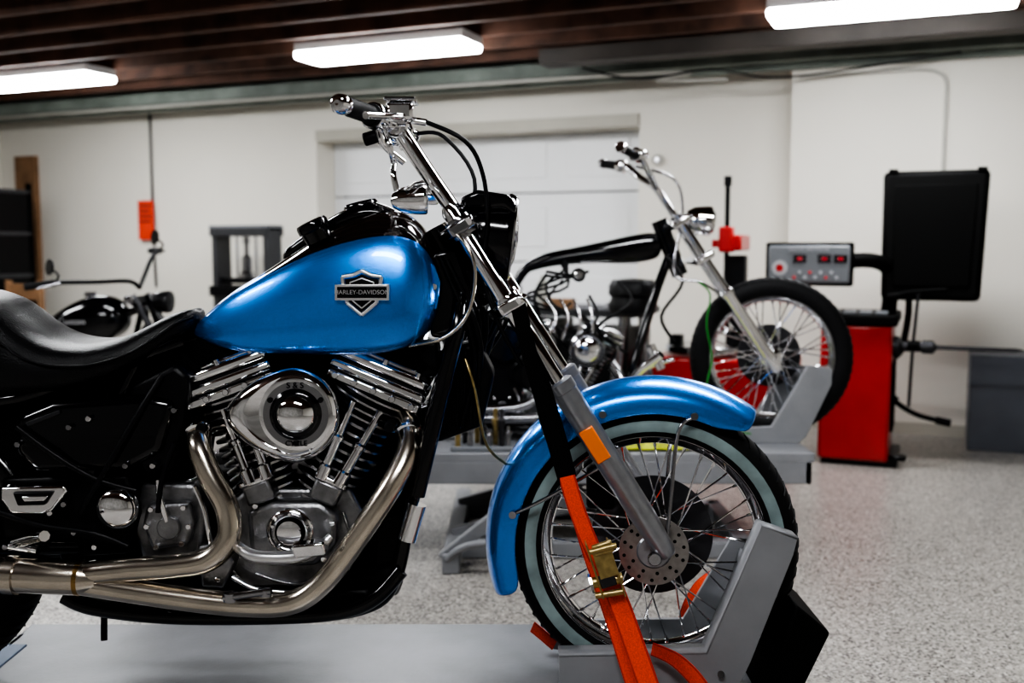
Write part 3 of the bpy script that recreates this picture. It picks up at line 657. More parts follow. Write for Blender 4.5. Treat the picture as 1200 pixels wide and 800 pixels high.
# ---- side panels, oil tank, battery
plate('rear_frame_filler', [(-60,455),(120,440),(215,410),(240,440),(225,560),(190,640),(60,668),(-60,650)], YB-.07, YB+.09, M_matte, mc, .01)
plate('oil_tank', [(18,488),(60,470),(168,462),(205,470),(190,530),(150,552),(40,556),(15,530)], YB-.135, YB+.135, M_black, mc, .02)
plate('electrics_box', [(0,560),(150,555),(165,600),(150,650),(60,655),(0,640)], YB-.10, YB+.10, M_satin, mc, .012)
plate('side_cover', [(150,452),(205,425),(222,440),(215,500),(205,548),(170,560),(150,520)], YB-.12, YB+.12, M_satin, mc, .015)
tubes('oil_lines', [([B(95,600,YB-.13),B(130,540,YB-.145),B(165,480,YB-.14),B(190,440,YB-.12)],.007),([B(20,500,YB-.145),B(60,530,YB-.15),B(110,560,YB-.14),B(160,575,YB-.13)],.007),([B(205,520,YB-.13),B(190,560,YB-.135),B(185,600,YB-.13)],.006),([B(0,600,YB-.13),B(50,616,YB-.14),B(110,625,YB-.14),B(150,640,YB-.13)],.008)], M_satin, mc)
tube('dipstick_tube', [B(186,562,YB-.12),B(188,585,YB-.125),B(196,610,YB-.12)], .008, M_chrome, mc)
plate('chrome_bracket_cover', [(0,571),(76,569),(78,577),(62,598),(50,603),(12,602),(0,585)], YB-.155, YB-.12, M_chrome, mc, .006)
plate('bracket_cover_panel', [(14,577),(62,576),(52,592),(20,593)], YB-.163, YB-.15, M_satin, mc, .004)
plate('bracket_cover_bar', [(24,582),(56,581),(52,587),(28,588)], YB-.166, YB-.16, M_chrome, mc, .002)
dome('starter_cover', B(137,596,YB-.14), .046, .020, M_chrome, mc)
lathe('starter_cover_ring', [(.034,0),(.036,.002),(.038,0)], B(137,596,YB-.150), (0,-1,0), M_satin, mc)
tube('starter_body', [B(137,596,YB-.14),B(137,596,YB-.02)], .04, M_satin, mc, 24)
for i,(u,v) in enumerate([(105,490),(82,500),(148,545),(60,600),(88,623),(45,640),(180,545),(205,480),(8,640),(112,640),(76,590),(22,520)]):
    disc('frame_bolt_%d'%i, B(u,v,YB-.138), .0065, .02, M_chrome if i%3 == 0 else M_dchrome, mc, n=14)
plate('battery_strap', [(30,495),(70,480),(70,485),(32,500)], YB-.14, YB-.136, M_ddisc, mc, .001)
tubes('footpeg', [([B(18,636,YB-.15),B(40,630,YB-.2),B(52,628,YB-.24)],.012),([B(12,640,YB-.14),B(45,645,YB-.15)],.010)], M_chrome, mc)

# ---- engine
o_ = Q1(345,640,0)
XF = Matrix.Translation(o_)
engine(mc, lambda u,v,y: Q1(u,v,y)-o_, 1.0)
XF = Matrix.Identity(4)
# ---- air cleaner: round right side drawn out to a rounded point at the rear
def teardrop(cu, cv, r, tip, n=48):
    out = []
    for i in range(n):
        a = 2*pi*i/n; x, y = cos(a)*r, sin(a)*r
        if x < 0:
            k = (-x/r); s_ = 1 if y >= 0 else -1
            x = -(r+tip)*k; y = s_*r*(.62*math.sqrt(max(0,1-k*k))+.38*(1-k**1.3))
        out.append((cu+x, cv-y))
    return out
def domed(name, cu, cv, layers, m, parent):
    V, Fc = [], []; n = 48
    for r_, tip, y in layers:
        V += [B(u,v,YB+y) for u,v in teardrop(cu,cv,r_,tip,n)]
    for i in range(len(layers)-1):
        for k in range(n): Fc.append((i*n+k,i*n+(k+1)%n,(i+1)*n+(k+1)%n,(i+1)*n+k))
    Fc.append(tuple(range(n))); Fc.append(tuple((len(layers)-1)*n+k for k in range(n)))
    return new(name, V, Fc, m, parent, ang=40)
domed('air_cleaner_backplate', 341, 486, [(48,10,-.06),(48,10,-.10),(54,12,-.12)], M_satin, mc)
domed('air_cleaner_cover', 342, 486, [(54,20,-.12),(56,22,-.135),(55,20,-.150),(51,16,-.159),(47,12,-.163),(45,9,-.160)], M_chrome, mc)
ac = B(347,485,YB-.163)
lathe('air_cleaner_recess', [(0,-.004),(.080,-.004),(.080,.0015),(.075,.003),(0,.003)], ac, (0,-1,0), M_chrome, mc, 56)
lathe('air_cleaner_black_ring', [(0,.003),(.071,.003),(.071,.0045),(.050,.0045),(0,.0045)], ac, (0,-1,0), M_dchrome, mc, 56)
lathe('air_cleaner_ring_step', [(.046,.003),(.054,.003),(.056,.008),(.050,.012),(.045,.008)], ac, (0,-1,0), M_black, mc, 56)
dome('air_cleaner_centre', ac+Vector((0,-.004,0)), .044, .024, M_chrome, mc)
for i in range(3):
    a = rad(90+120*i+60); disc('air_cleaner_screw_%d'%i, ac+Vector((cos(a)*.063,-.006,sin(a)*.063)), .006, .006, M_black, mc, n=14)
text('air_cleaner_lettering_top', 'S & S', ac+Vector((0,-.006,.063)), .018, M_matte, mc)
text('air_cleaner_lettering_bottom', 'CYCLE', ac+Vector((0,-.006,-.064)), .016, M_matte, mc)
plate('intake_manifold', [(330,520),(385,520),(380,560),(340,560)], YB-.04, YB+.04, M_alu, mc, .01)

# ---- exhaust
tube('front_exhaust_pipe', [B(470,482,YB-.03),B(480,500,YB-.08),B(476,535,YB-.13),B(452,580,YB-.165),B(412,640,YB-.175),B(378,683,YB-.175),B(340,706,YB-.175),B(280,708,YB-.175),B(200,699,YB-.175),B(95,683,YB-.175)], .0265, M_steel, mc, 24, 8)
tube('rear_exhaust_pipe', [B(238,498,YB-.06),B(233,520,YB-.13),B(245,555,YB-.155),B(266,595,YB-.165),B(268,630,YB-.175),B(245,655,YB-.178),B(205,663,YB-.178),B(150,667,YB-.178),B(95,673,YB-.178)], .0265, M_steel, mc, 24, 8)
c0 = B(97,677,YB-.176)
lathe('exhaust_collector', [(0,-.035),(.026,-.035),(.036,-.005),(.038,.0),(.038,.25),(.036,.26),(.036,.5),(.045,.56),(.045,1.0),(.035,1.02),(0,1.02)], c0, B(0,673,YB-.176)-c0, M_steel, mc, 32)
lathe('exhaust_weld_tint', [(.0385,.0),(.0388,.004),(.0385,.010)], c0, B(0,673,YB-.176)-c0, M_tan, mc, 32)
lathe('exhaust_clamp', [(.038,.14),(.043,.14),(.043,.165),(.038,.165)], c0, B(0,673,YB-.176)-c0, M_steel, mc, 32)
for i,(u,v) in enumerate([(232,512),(478,512)]):
    lathe('exhaust_flange_%d'%i, [(.026,0),(.031,0),(.031,.006),(.026,.010)], B(u+1,v-8,YB-.085 if i else YB-.1), B(u,v+20,YB-.13)-B(u,v-8,YB-.085), M_chrome, mc, 24)
tubes('exhaust_clamp_bolts', [([B(262,700,YB-.21),B(318,692,YB-.21)],.009),([B(270,694,YB-.205),B(270,704,YB-.205)],.016),([B(312,690,YB-.205),B(312,698,YB-.205)],.014)], M_dchrome, mc)
tube('brake_lever', [B(278,640,YB-.17),B(300,652,YB-.19),B(345,652,YB-.19),B(372,642,YB-.19),B(388,628,YB-.18)], [.012,.014,.014,.012,.009], M_badge, mc, 14)
plate('shift_pad', [(340,640),(378,636),(382,650),(345,655)], YB-.23, YB-.19, M_chrome, mc, .005)
plate('oil_sump', [(240,690),(430,690),(440,705),(420,716),(240,716)], YB-.09, YB+.09, M_satin, mc, .01)
tube('lower_frame_curve', [B(470,668,YB-.10),B(440,700,YB-.11),B(400,716,YB-.11),B(330,722,YB-.11),B(200,722,YB-.11),B(110,712,YB-.1),B(75,698,YB-.1)], .018, M_black, mc, 14)
tubes('kickstand', [([B(122,722,YB-.05),B(122,750,YB-.06)],.008)], M_satin, mc)
plate('front_engine_mount', [(440,610),(480,600),(475,650),(440,670)], YB-.06, YB+.06, M_satin, mc, .006)
plate('coil_and_hardware', [(440,500),(500,480),(490,560),(465,600),(440,600)], YB-.02, YB+.05, M_matte, mc, .01)

# ---- handlebars
TZ = B(467,150,YB).z; TX = B(468,152,YB).x
ct = Vector((TX, YB, TZ))
for s in (-1, 1):
    tube('riser_%d'%(s+1), [B(540,258,YB+s*.055), B(505,208,YB+s*.055), B(472,158,YB+s*.055)], .0185, M_chrome, mc, 20)
    disc('riser_foot_%d'%(s+1), B(538,256,YB+s*.055), .026, .035, M_dchrome, mc, tuple(axis))
YE = 1.96
ge = B(396,121,YE)
def bar(t, s):
    return Vector((ct.x+(ge.x-ct.x)*t**1.4, YB+s*t*(YB-YE), ct.z+(ge.z-ct.z)*t))
for s in (-1, 1):
    sd = 'near' if s < 0 else 'far'
    tube(sd+'_handlebar', [bar(0,s),bar(.15,s),bar(.3,s),bar(.6,s),bar(1,s)], .0127, M_chrome, mc, 16)
    g0, g1 = bar(.56,s), bar(1.0,s); L = (g1-g0).length
    pr = [(0,0),(.024,0),(.024,.005),(.018,.007)]
    for k in range(6): pr += [(.0195,.012+k*.018),(.0175,.024+k*.018)]
    lathe(sd+'_grip', pr+[(.019,L-.025),(0,L-.025)], g0, g1-g0, M_rubber, mc, 24)
    lathe(sd+'_grip_end', [(0,L-.026),(.0195,L-.026),(.0205,L-.018),(.0195,L-.004),(.014,L+.004),(.008,L+.006),(0,L+.004)], g0, g1-g0, M_chrome, mc, 24)
    h0 = bar(.44,s); lathe(sd+'_switch_housing', [(0,0),(.025,0),(.029,.005),(.029,.034),(.025,.04),(0,.04)], h0, g1-g0, M_chrome, mc, 24)
    h0 = bar(.30,s); lathe(sd+'_lever_clamp', [(0,0),(.021,0),(.024,.004),(.024,.022),(.021,.026),(0,.026)], h0, g1-g0, M_chrome, mc, 24)
    lv = [bar(.36,s)+Vector((.03,0,.004)), bar(.50,s)+Vector((.055,0,0)), bar(.75,s)+Vector((.06,0,-.012)), bar(.95,s)+Vector((.045,0,-.02))]
    tube(sd+'_lever', lv, [.010,.008,.007,.008], M_chrome, mc, 12)
mcn = bar(.34,-1)
box('master_cylinder', mcn.x+.008, mcn.x+.065, mcn.y-.05, mcn.y+.03, mcn.z-.005, mcn.z+.034, M_chrome, mc, .008)
box('master_cylinder_lid', mcn.x+.004, mcn.x+.070, mcn.y-.055, mcn.y+.035, mcn.z+.035, mcn.z+.043, M_dchrome, mc, .003)
tube('brake_hose_banjo', [mcn+Vector((.06,0,0)), mcn+Vector((.09,0,-.005))], .008, M_chrome, mc)
tube('throttle_cable_stub', [mcn+Vector((-.01,-.03,-.02)), mcn+Vector((.0,-.02,-.055)), mcn+Vector((.04,0,-.09))], .007, M_chrome, mc)
disc('lever_ball', bar(.5,-1)+Vector((-.01,-.01,-.045)), .014, .03, M_satin, mc, (1,0,.3))
for s in (-1, 1):
    disc('bar_clamp_%d'%(s+1), ct+Vector((0,s*.055,0)), .027, .035, M_chrome, mc, (0,1,0))
box('bar_clamp_top', ct.x-.02, ct.x+.02, YB-.08, YB+.08, ct.z+.012, ct.z+.028, M_chrome, mc, .006)
tube('brake_hose', [mcn+Vector((.08,0,0)), B(545,165,2.16), B(566,205,2.20), B(571,260,2.20), B(566,320,2.20), B(585,380,2.19), B(612,430,2.185)], .0052, M_satin, mc, 10)
tube('throttle_cable', [B(520,262,2.18),B(545,285,2.14),B(557,320,2.13),B(548,368,2.13),B(520,396,2.14),B(480,405,2.2)], .0040, M_steel, mc, 10)
tube('clutch_hose', [bar(.4,1)+Vector((.05,0,0)),B(520,160,YB+.12),B(556,210,YB+.1),B(545,280,YB+.08),B(540,350,YB+.06)], .005, M_satin, mc, 10)
tubes('signal_stalk', [([B(462,190,2.16),B(461,205,2.14),B(466,228,2.14)],.0065),([bar(.40,-1)+Vector((0,0,-.01)),B(456,170,2.12),B(462,192,2.16)],.007)], M_chrome, mc)
lathe('turn_signal', [(0,-.045),(.015,-.040),(.026,-.022),(.031,0),(.033,.02),(.033,.030),(.030,.034),(0,.036)], B(482,234,2.14), (1,0,.05), M_chrome, mc, 32)
lathe('far_turn_signal', [(0,-.045),(.015,-.040),(.026,-.022),(.031,0),(.033,.02),(.033,.030),(.030,.034),(0,.036)], B(497,225,2.50), (1,0,.05), M_chrome, mc, 32)
hc = B(562,275,YB)
lathe('headlight_bucket', [(0,-.075),(.045,-.070),(.078,-.045),(.094,-.005),(.098,.045),(.098,.06),(0,.06)], hc, (1,0,-.12), M_black, mc, 48)
lathe('headlight_rim', [(.086,.058),(.101,.058),(.102,.064),(.098,.074),(.086,.070)], hc, (1,0,-.12), M_black, mc, 48, closed=True)
lathe('headlight_trim_ring', [(.097,.074),(.099,.076),(.094,.080),(.090,.074)], hc, (1,0,-.12), M_dchrome, mc, 48, closed=True)
lathe('headlight_lens', [(0,.06),(.088,.062),(.08,.076),(.05,.086),(0,.09)], hc, (1,0,-.12), M_glass, mc, 40)
plate('headlight_visor', [(538,232),(560,222),(598,228),(606,243),(603,252),(590,243),(545,245)], YB-.09, YB+.09, M_black, mc, .012)
plate('headlight_mount', [(540,315),(590,318),(580,345),(548,345)], YB-.03, YB+.03, M_satin, mc, .006)
tube('fork_gaiter_hose', [B(604,370,2.23),B(625,430,2.22),B(640,500,2.24),B(668,560,2.26)], .012, M_satin, mc)
# rear end
rc = B(-105, 640, YB); rc.z = ZT+.325
wheel(mc, tuple(rc), .325, .215, .13, False, 40, 'rear_wheel', .146, .0)
fender('rear_fender', tuple(rc), .36, .085, 24, 190, M_black, mc, .06, .02)
for s in (-1,1):
    y = YB+s*.14
    tube('shock_%d'%(s+1), [B(-90,620,y),B(-60,490,y)], .022, M_chrome, mc, 16)
    tube('shock_spring_%d'%(s+1), [B(-85,600,y),B(-65,510,y)], .032, M_satin, mc, 16)
lathe('tail_lamp', [(0,-.03),(.035,-.03),(.04,0),(.03,.03),(0,.035)], rc+Vector((-.36,0,.16)), (-1,0,0), M_led, mc)

# tie-down straps (flat ratchet webbing)
ts = empty('tie_down_strap', (.2, 2.1, ZT))
sd_ = (.9,-.45,0)
ribbon('black_soft_loop', [B(606,352,2.155),B(622,420,2.14),B(645,500,2.13),B(664,566,2.125)], .034, M_matte, ts)
ribbon('black_soft_loop_inner', [B(600,345,2.17),B(630,430,2.17),B(652,500,2.15),B(668,560,2.13)], .03, M_matte, ts)
ribbon('upper_webbing', [B(664,558,2.118),B(675,594,2.11),B(688,628,2.10),B(700,655,2.09)], .040, M_strap, ts, sd_, edge=M_strapd)
ribbon('rear_webbing', [B(672,585,2.15),B(690,645,2.14),B(709,700,2.12),B(730,765,2.10),B(750,830,2.08)], .034, M_strap, ts, sd_, edge=M_strapd)
ribbon('lower_webbing', [B(716,682,2.085),B(729,715,2.07),B(745,760,2.05),B(759,800,2.03),B(780,866,2.0)], .048, M_strap, ts, sd_, edge=M_strapd)
ribbon('loose_tail', [B(764,760,2.10),B(790,772,2.08),B(812,792,2.06),B(832,820,2.04)], .044, M_strap, ts, (.7,-.7,.5), edge=M_strapd)
ribbon('far_webbing', [B(842,668,2.50),B(820,684,2.49),B(806,708,2.48),B(800,728,2.48)], .026, M_strap, ts, (.8,-.6,0), edge=M_strapd)
ribbon('anchor_tail', [B(624,734,2.40),B(636,744,2.38),B(650,756,2.36)], .030, M_strap, ts, (.7,-.5,.5), edge=M_strapd)
rcx = B(709,665,2.075)
obox('ratchet_frame_a', rcx+Vector((-.024,-.012,0)), (.004,.040,.125), 18, M_brass, ts, .002)
obox('ratchet_frame_b', rcx+Vector((.022,-.012,.006)), (.004,.040,.125), 18, M_brass, ts, .002)
obox('ratchet_handle_grip', rcx+Vector((-.008,-.03,.052)), (.044,.014,.026), 18, M_brass, ts, .004)
obox('ratchet_handle_plate', rcx+Vector((-.002,-.030,.018)), (.040,.004,.06), 18, M_brass, ts, .002)
obox('ratchet_pawl', rcx+Vector((.003,-.028,-.018)), (.034,.005,.03), 18, M_ddisc, ts, .002)
tubes('ratchet_spindle', [([rcx+Vector((-.032,-.012,-.03)),rcx+Vector((.036,-.012,-.018))],.012),([rcx+Vector((-.036,-.035,.045)),rcx+Vector((.020,-.035,.06))],.006),([rcx+Vector((-.022,-.02,-.055)),rcx+Vector((.036,-.02,-.045))],.007)], M_brass, ts, 14)
lathe('ratchet_gear', [(0,-.003),(.021,-.003),(.021,.003),(0,.003)], rcx+Vector((-.03,-.012,-.03)), (1,0,.3), M_dchrome, ts, 9)

# ============================================================ LIFT 2 + CHOPPER
Y2 = 4.40; W2 = B(903, 418, Y2); R2 = .355; Z2 = W2.z-R2
l2 = empty('motorcycle_lift', (.2, Y2, 0))
x0, x1 = B(330,545,4.05).x, B(958,540,4.05).x
box('deck', x0, x1-.02, 4.02, 4.78, Z2-.04, Z2, M_lift, l2, .006)
boxes('deck_skirts', [(x0+.01,x1-.03,4.02,4.05,Z2-.13,Z2-.035),(x0+.01,x1-.03,4.75,4.78,Z2-.13,Z2-.035),(x1-.06,x1-.03,4.02,4.78,Z2-.13,Z2-.035)], M_lift, l2, .006)
bx0 = B(522,670,4.05).x
boxes('base_frame', [(bx0,1.0,4.05,4.12,0,.07),(bx0,1.0,4.68,4.75,0,.07),(bx0,bx0+.07,3.85,4.95,0,.08),(.94,1.01,4.05,4.75,0,.07),(.5,.57,4.1,4.7,0,.06)], M_lift, l2, .006)
for i, yy in enumerate((4.15, 4.65)):
    sg_ = 1 if i == 0 else -1
    beam('scissor_arm_%d'%i, (bx0+.03,yy,.07), (.85,yy,Z2-.07), .04, .07, M_lift, l2)
    beam('scissor_arm_%d'%(i+2), (.85,yy+.045*sg_,.07), (bx0+.03,yy+.045*sg_,Z2-.07), .04, .07, M_lift, l2)
beam('hydraulic_ram', (0.0,4.4,.08), (.5,4.4,Z2-.1), .05, .05, M_dchrome, l2)
tubes('foot_lever', [([(bx0+.02,3.86,.06),(bx0+.10,3.84,.12),(bx0+.28,3.84,.14)],.016)], M_lift, l2)
beam('corner_brace', (bx0+.0,3.9,.05), (bx0+.26,3.9,.26), .05, .05, M_lift, l2)
beam('corner_brace_post', (bx0+.24,3.9,.0), (bx0+.24,3.9,.27), .05, .05, M_lift, l2)
ck2 = [(862,502),(905,500),(948,428),(975,432),(975,450),(945,512),(935,532),(862,532)]
for nm, yy, k in (('near',4.22,1.0),('far',4.54,.9)):
    P_ = [B(u,v,4.22) for u,v in ck2]
    P_ = [Vector((p.x,yy,max(Z2, Z2+(p.z-Z2)*k))) for p in P_]
    n = len(P_)
    new('chock_%s_cheek'%nm, P_+[p+Vector((0,.03,0)) for p in P_], [tuple(range(n)), tuple(range(2*n-1,n-1,-1))]+[(i,(i+1)%n,n+(i+1)%n,n+i) for i in range(n)], M_lift, l2, bevel=.003)
pA, pB = B(960,440,4.22), B(925,520,4.22)
new('chock_front_plate', [(pA.x,4.24,pA.z-.05),(pA.x,4.55,pA.z-.05),(pB.x+.05,4.55,Z2),(pB.x+.05,4.24,Z2)], [(0,1,2,3)], M_lift, l2, solid=.008)

m2 = empty('motorcycle', (0.3, Y2, Z2))
def C(u, v, dy=0): return B(u, v, Y2+dy)
XF = Matrix.Translation(W2) @ Matrix.Rotation(rad(-7), 4, 'Z')
wheel(m2, (0,0,0), R2, .272, .085, False, 44, 'front_wheel', .14, .0, spr=.003)
XF = Matrix.Identity(4)
bt, tp = C(908,428,-.10), C(792,252,-.10); ax2 = (tp-bt).normalized()
for nm, off in (('near',Vector((0,0,0))),('far',Vector((.02,.2,0)))):
    lathe(nm+'_fork_slider', [(0,-.03),(.02,-.03),(.028,-.01),(.030,.05),(.027,.10),(.027,.36),(.031,.37),(.031,.39),(.02,.4),(0,.4)], bt+off, ax2, M_chrome, m2, 24)
    tube(nm+'_fork_tube', [bt+off+ax2*.38, tp+off], .0205, M_chrome, m2, 20)
for i, q in enumerate((.035, .22)):
    c = (tp-ax2*q); c.y = Y2
    fw = Vector((ax2.z,0,-ax2.x))
    V = [c+fw*a*.045+Vector((0,b_*.14,0))+ax2*h*.016 for h in (-1,1) for a,b_ in ((-1,-1),(1,-1),(1,1),(-1,1))]
    new('triple_tree_%d'%i, V, [(0,1,2,3),(4,7,6,5),(0,4,5,1),(1,5,6,2),(2,6,7,3),(3,7,4,0)], M_chrome, m2, bevel=.01)
tube('axle', [W2+Vector((0,-.13,0)), W2+Vector((0,.13,0))], .013, M_chrome, m2)
for s in (-1,1):
    sd = 'near' if s < 0 else 'far'
    e0 = B(790,252,Y2+s*.06); e1_ = B(770,222,Y2+s*.07)
    top_ = Vector((C(741,192).x, Y2+s*.26, C(741,190).z)); end_ = Vector((C(716,183).x, Y2+s*.40, C(720,183).z))
    tube(sd+'_handlebar', [e0, e1_, Vector(((e1_.x+top_.x)/2, Y2+s*.18,(e1_.z+top_.z)/2)), top_, end_], .016, M_chrome, m2, 14)
    d_ = (end_-top_).normalized()
    tube(sd+'_grip', [top_+d_*.05, end_], .020, M_satin, m2, 14)
    disc(sd+'_grip_end', end_, .023, .02, M_chrome, m2, tuple(d_))
    disc(sd+'_switch_clamp', top_+d_*.03, .03, .04, M_chrome, m2, tuple(d_))
    tube(sd+'_lever', [top_+Vector((.03,0,.0)), top_+d_*.08+Vector((.06,0,0)), end_+Vector((.05,0,-.01))], .007, M_chrome, m2)
tube('brake_hose', [C(745,195,-.25),C(790,190+20,-.1),C(800,250,-.05),C(790,320,-.1),C(820,330,-.12),C(845,345,-.12)], .006, M_dchrome, m2)
lathe('headlight', [(0,-.07),(.035,-.06),(.055,-.03),(.062,.01),(.065,.03),(.065,.045),(.05,.06),(0,.068)], C(820,258), (1,0,-.1), M_chrome, m2, 32)
tube('headlight_bracket', [C(800,275),C(818,272)], .012, M_chrome, m2)
tube('steering_head', [C(772,258),C(797,322)], .036, M_black, m2, 18)
fr = [([C(775,280),C(720,292),C(660,298),C(620,312),C(598,345),C(575,400),C(560,470)], .022)]
for s in (-1,1):
    fr.append(([C(784,300,s*.02),C(766,350,s*.07),C(742,430,s*.12),C(728,482,s*.12),C(690,498,s*.12),C(600,500,s*.12),C(530,490,s*.13),C(470,455,s*.13)], .020))
    fr.append(([C(600,335,s*.03),C(560,385,s*.1),C(505,425,s*.13),C(470,450,s*.13)], .015))
tubes('frame', fr, M_black, m2, 12, 6)
tsec = [(612,316,322,.02),(640,296,312,.03),(690,286,308,.05),(735,276,310,.055),(765,270,306,.05),(776,276,300,.03)]
def hexring(t_, b_, hw, yc):
    zm = (t_.z+b_.z)/2
    return [Vector((t_.x,yc-hw,zm)),Vector((t_.x,yc-hw*.6,t_.z)),Vector((t_.x,yc+hw*.6,t_.z)),Vector((t_.x,yc+hw,zm)),Vector((t_.x,yc+hw*.6,b_.z)),Vector((t_.x,yc-hw*.6,b_.z))]
loft('backbone_cover', [hexring(C(u,vt),C(u,vb),hw,Y2) for u,vt,vb,hw in tsec], M_black, m2, None, 2)
eo = C(656, 482); XF = Matrix.Translation(eo)
engine(m2, lambda u,v,y: Vector(((u-345)/495*.86, y, (640-v)/495*.86)), .86)
XF = Matrix.Identity(4)
disc('carburettor_cover', C(688,410,-.14), .078, .05, M_dchrome, m2, (0,1,0)); dome('carburettor_dome', C(688,410,-.165), .056, .024, M_chrome, m2)
tubes('exhaust_pipes', [([C(715,425,-.1),C(728,450,-.16),C(700,480,-.18),C(600,490,-.18),C(430,485,-.18)],.022),([C(625,430,-.1),C(632,460,-.16),C(600,478,-.18),C(500,478,-.18),C(400,470,-.18)],.022)], M_dchrome, m2, 14)
tubes('forward_controls', [([C(735,455,-.12),C(750,435,-.22),C(775,415,-.28)],.018),([C(740,440,-.12),C(765,428,-.2),C(790,420,-.22)],.010),([C(762,405,-.25),C(775,432,-.25)],.020)], M_chrome, m2, 12)
wl = [([C(650,296),C(665,312+8*i,-.05),C(640-12*i,335+6*i,-.08),C(655+10*i,370,-.07)],.006) for i in range(4)]
wl += [([C(780,300,-.04),C(800,330,-.1),C(775,370,-.1),C(790,400,-.1)],.007)]
wl += [([C(640,318+5*i,-.1),C(668,322+3*i,-.12),C(690,318,-.12)],.006) for i in range(2)]
rnd = random.Random(8)
for i in range(12):
    u_, v_ = rnd.uniform(610,740), rnd.uniform(320,390)
    wl.append(([C(u_,v_,-.05),C(u_+rnd.uniform(-30,30),v_+25,-.12),C(u_+rnd.uniform(-30,30),v_+55,-.12),C(u_+rnd.uniform(-30,30),v_+85,-.06)],.005+.002*(i%2)))
tubes('wiring_loom', wl, M_satin, m2)
tubes('fuel_lines', [([C(640+16*i,350,-.1),C(652+14*i,372,-.14),C(640+18*i,398,-.14)],.0055) for i in range(4)], M_chrome, m2)
disc('ignition_switch', C(678,322,-.12), .03, .04, M_satin, m2); disc('ignition_switch_cap', C(678,322,-.15), .018, .02, M_chrome, m2)
rw = Vector((C(478,440).x, Y2, Z2+.33))
wheel(m2, tuple(rw), .33, .20, .18, False, 44, 'rear_wheel', .14, 0)
fender('rear_fender', tuple(rw), .355, .10, 20, 170, M_black, m2, .05, .02)
st_ = [(500,352,376,.10),(530,352,380,.13),(570,348,376,.11),(600,340,362,.06)]
loft('solo_seat', [hexring(C(u,vt),C(u,vb),hw,Y2) for u,vt,vb,hw in st_], M_leather, m2, None, 2)
disc('primary_drive', C(590,470,.13), .12, .06, M_chrome, m2)
disc('oil_tank', C(592,400,0), .085, .26, M_black, m2)
plate('battery_box', [(555,420),(612,420),(612,480),(555,480)], Y2-.10, Y2+.10, M_satin, m2, .01)

hs = empty('green_hose', tuple(C(835,420,-.2)))
tube('hose', [C(818,330,-.15),C(832,345,-.16),C(828,380,-.17),C(834,420,-.17),C(828,460,-.18),C(845,500,-.19),C(880,508,-.2)], .0040, M_hose, hs)
cy = B(766,532,4.18); V, Fc = [], []
N = 22
for j in range(N):
    for i in range(N):
        a, b_ = i/(N-1)*2-1, j/(N-1)*2-1
        hgt = max(0, (1-a*a)*(1-b_*b_))**.4*.125*(.62+.38*math.sin(a*6+b_*4)*math.cos(b_*5-a*3))+random.uniform(0,.006)
        V.append((cy.x+a*.15, 4.15+b_*.10, Z2+.003+hgt))
for j in range(N-1):
    for i in range(N-1): Fc.append((j*N+i,j*N+i+1,(j+1)*N+i+1,(j+1)*N+i))
new('shop_cloth', V, Fc, M_cloth, None, ang=180, sub=1, solid=.003)
pt = empty('parts_tray', (-.1, 4.1, Z2))
xx = B(565,520,4.10).x
box('tray', xx-.13, xx+.14, 4.04, 4.18, Z2, Z2+.02, M_panel, pt, .004)
for i in range(9):
    a = xx-.10+.026*i; hgt = .06+.10*random.random()
    lathe('fitting_%d'%i, [(0,0),(.011,0),(.011,hgt*.5),(.016,hgt*.55),(.016,hgt*.7),(.008,hgt*.75),(.008,hgt),(0,hgt)], (a,4.07+.08*random.random(),Z2+.02), (0,0,1), [M_brass,M_ddisc,M_dchrome][i%3], pt, 12)

# workbench behind the chopper with clutter
wbn = empty('workbench', (.4, 6.0, 0)); XF = RR
c = rp(660, 380, 6.3); wx, wy = c.x, c.y
boxes('legs', [(wx-.5,wx-.44,wy-.25,wy-.19,0,.88),(wx+.44,wx+.5,wy-.25,wy-.19,0,.88),(wx-.5,wx-.44,wy+.19,wy+.25,0,.88),(wx+.44,wx+.5,wy+.19,wy+.25,0,.88)], M_satin, wbn)
boxes('top_and_shelf', [(wx-.55,wx+.55,wy-.3,wy+.3,.88,.92),(wx-.5,wx+.5,wy-.25,wy+.25,.25,.28)], M_frameg, wbn, .004)
boxes('parts_boxes', [(wx-.3,wx-.1,wy-.2,wy,.92,1.0),(wx+.05,wx+.33,wy-.2,wy+.05,.92,.95),(wx-.4,wx-.32,wy-.1,wy+.1,.92,1.04)], M_label, wbn, .004)
boxes('dark_boxes', [(wx-.48,wx+.0,wy-.24,wy+.2,.28,.84),(wx+.04,wx+.46,wy-.24,wy+.2,.28,.80),(wx+.36,wx+.46,wy-.1,wy+.1,.92,1.05)], M_satin, wbn, .008)
boxes('cardboard_box', [(wx-.02,wx+.14,wy-.28,wy-.15,.92,.98)], M_wood, wbn, .003)
lathe('spray_can', [(0,0),(.033,0),(.033,.15),(.02,.175),(.012,.18),(.012,.20),(0,.20)], (wx-.05,wy-.24,.92), (0,0,1), M_cond, wbn, 20)
XF = Matrix.Identity(4)

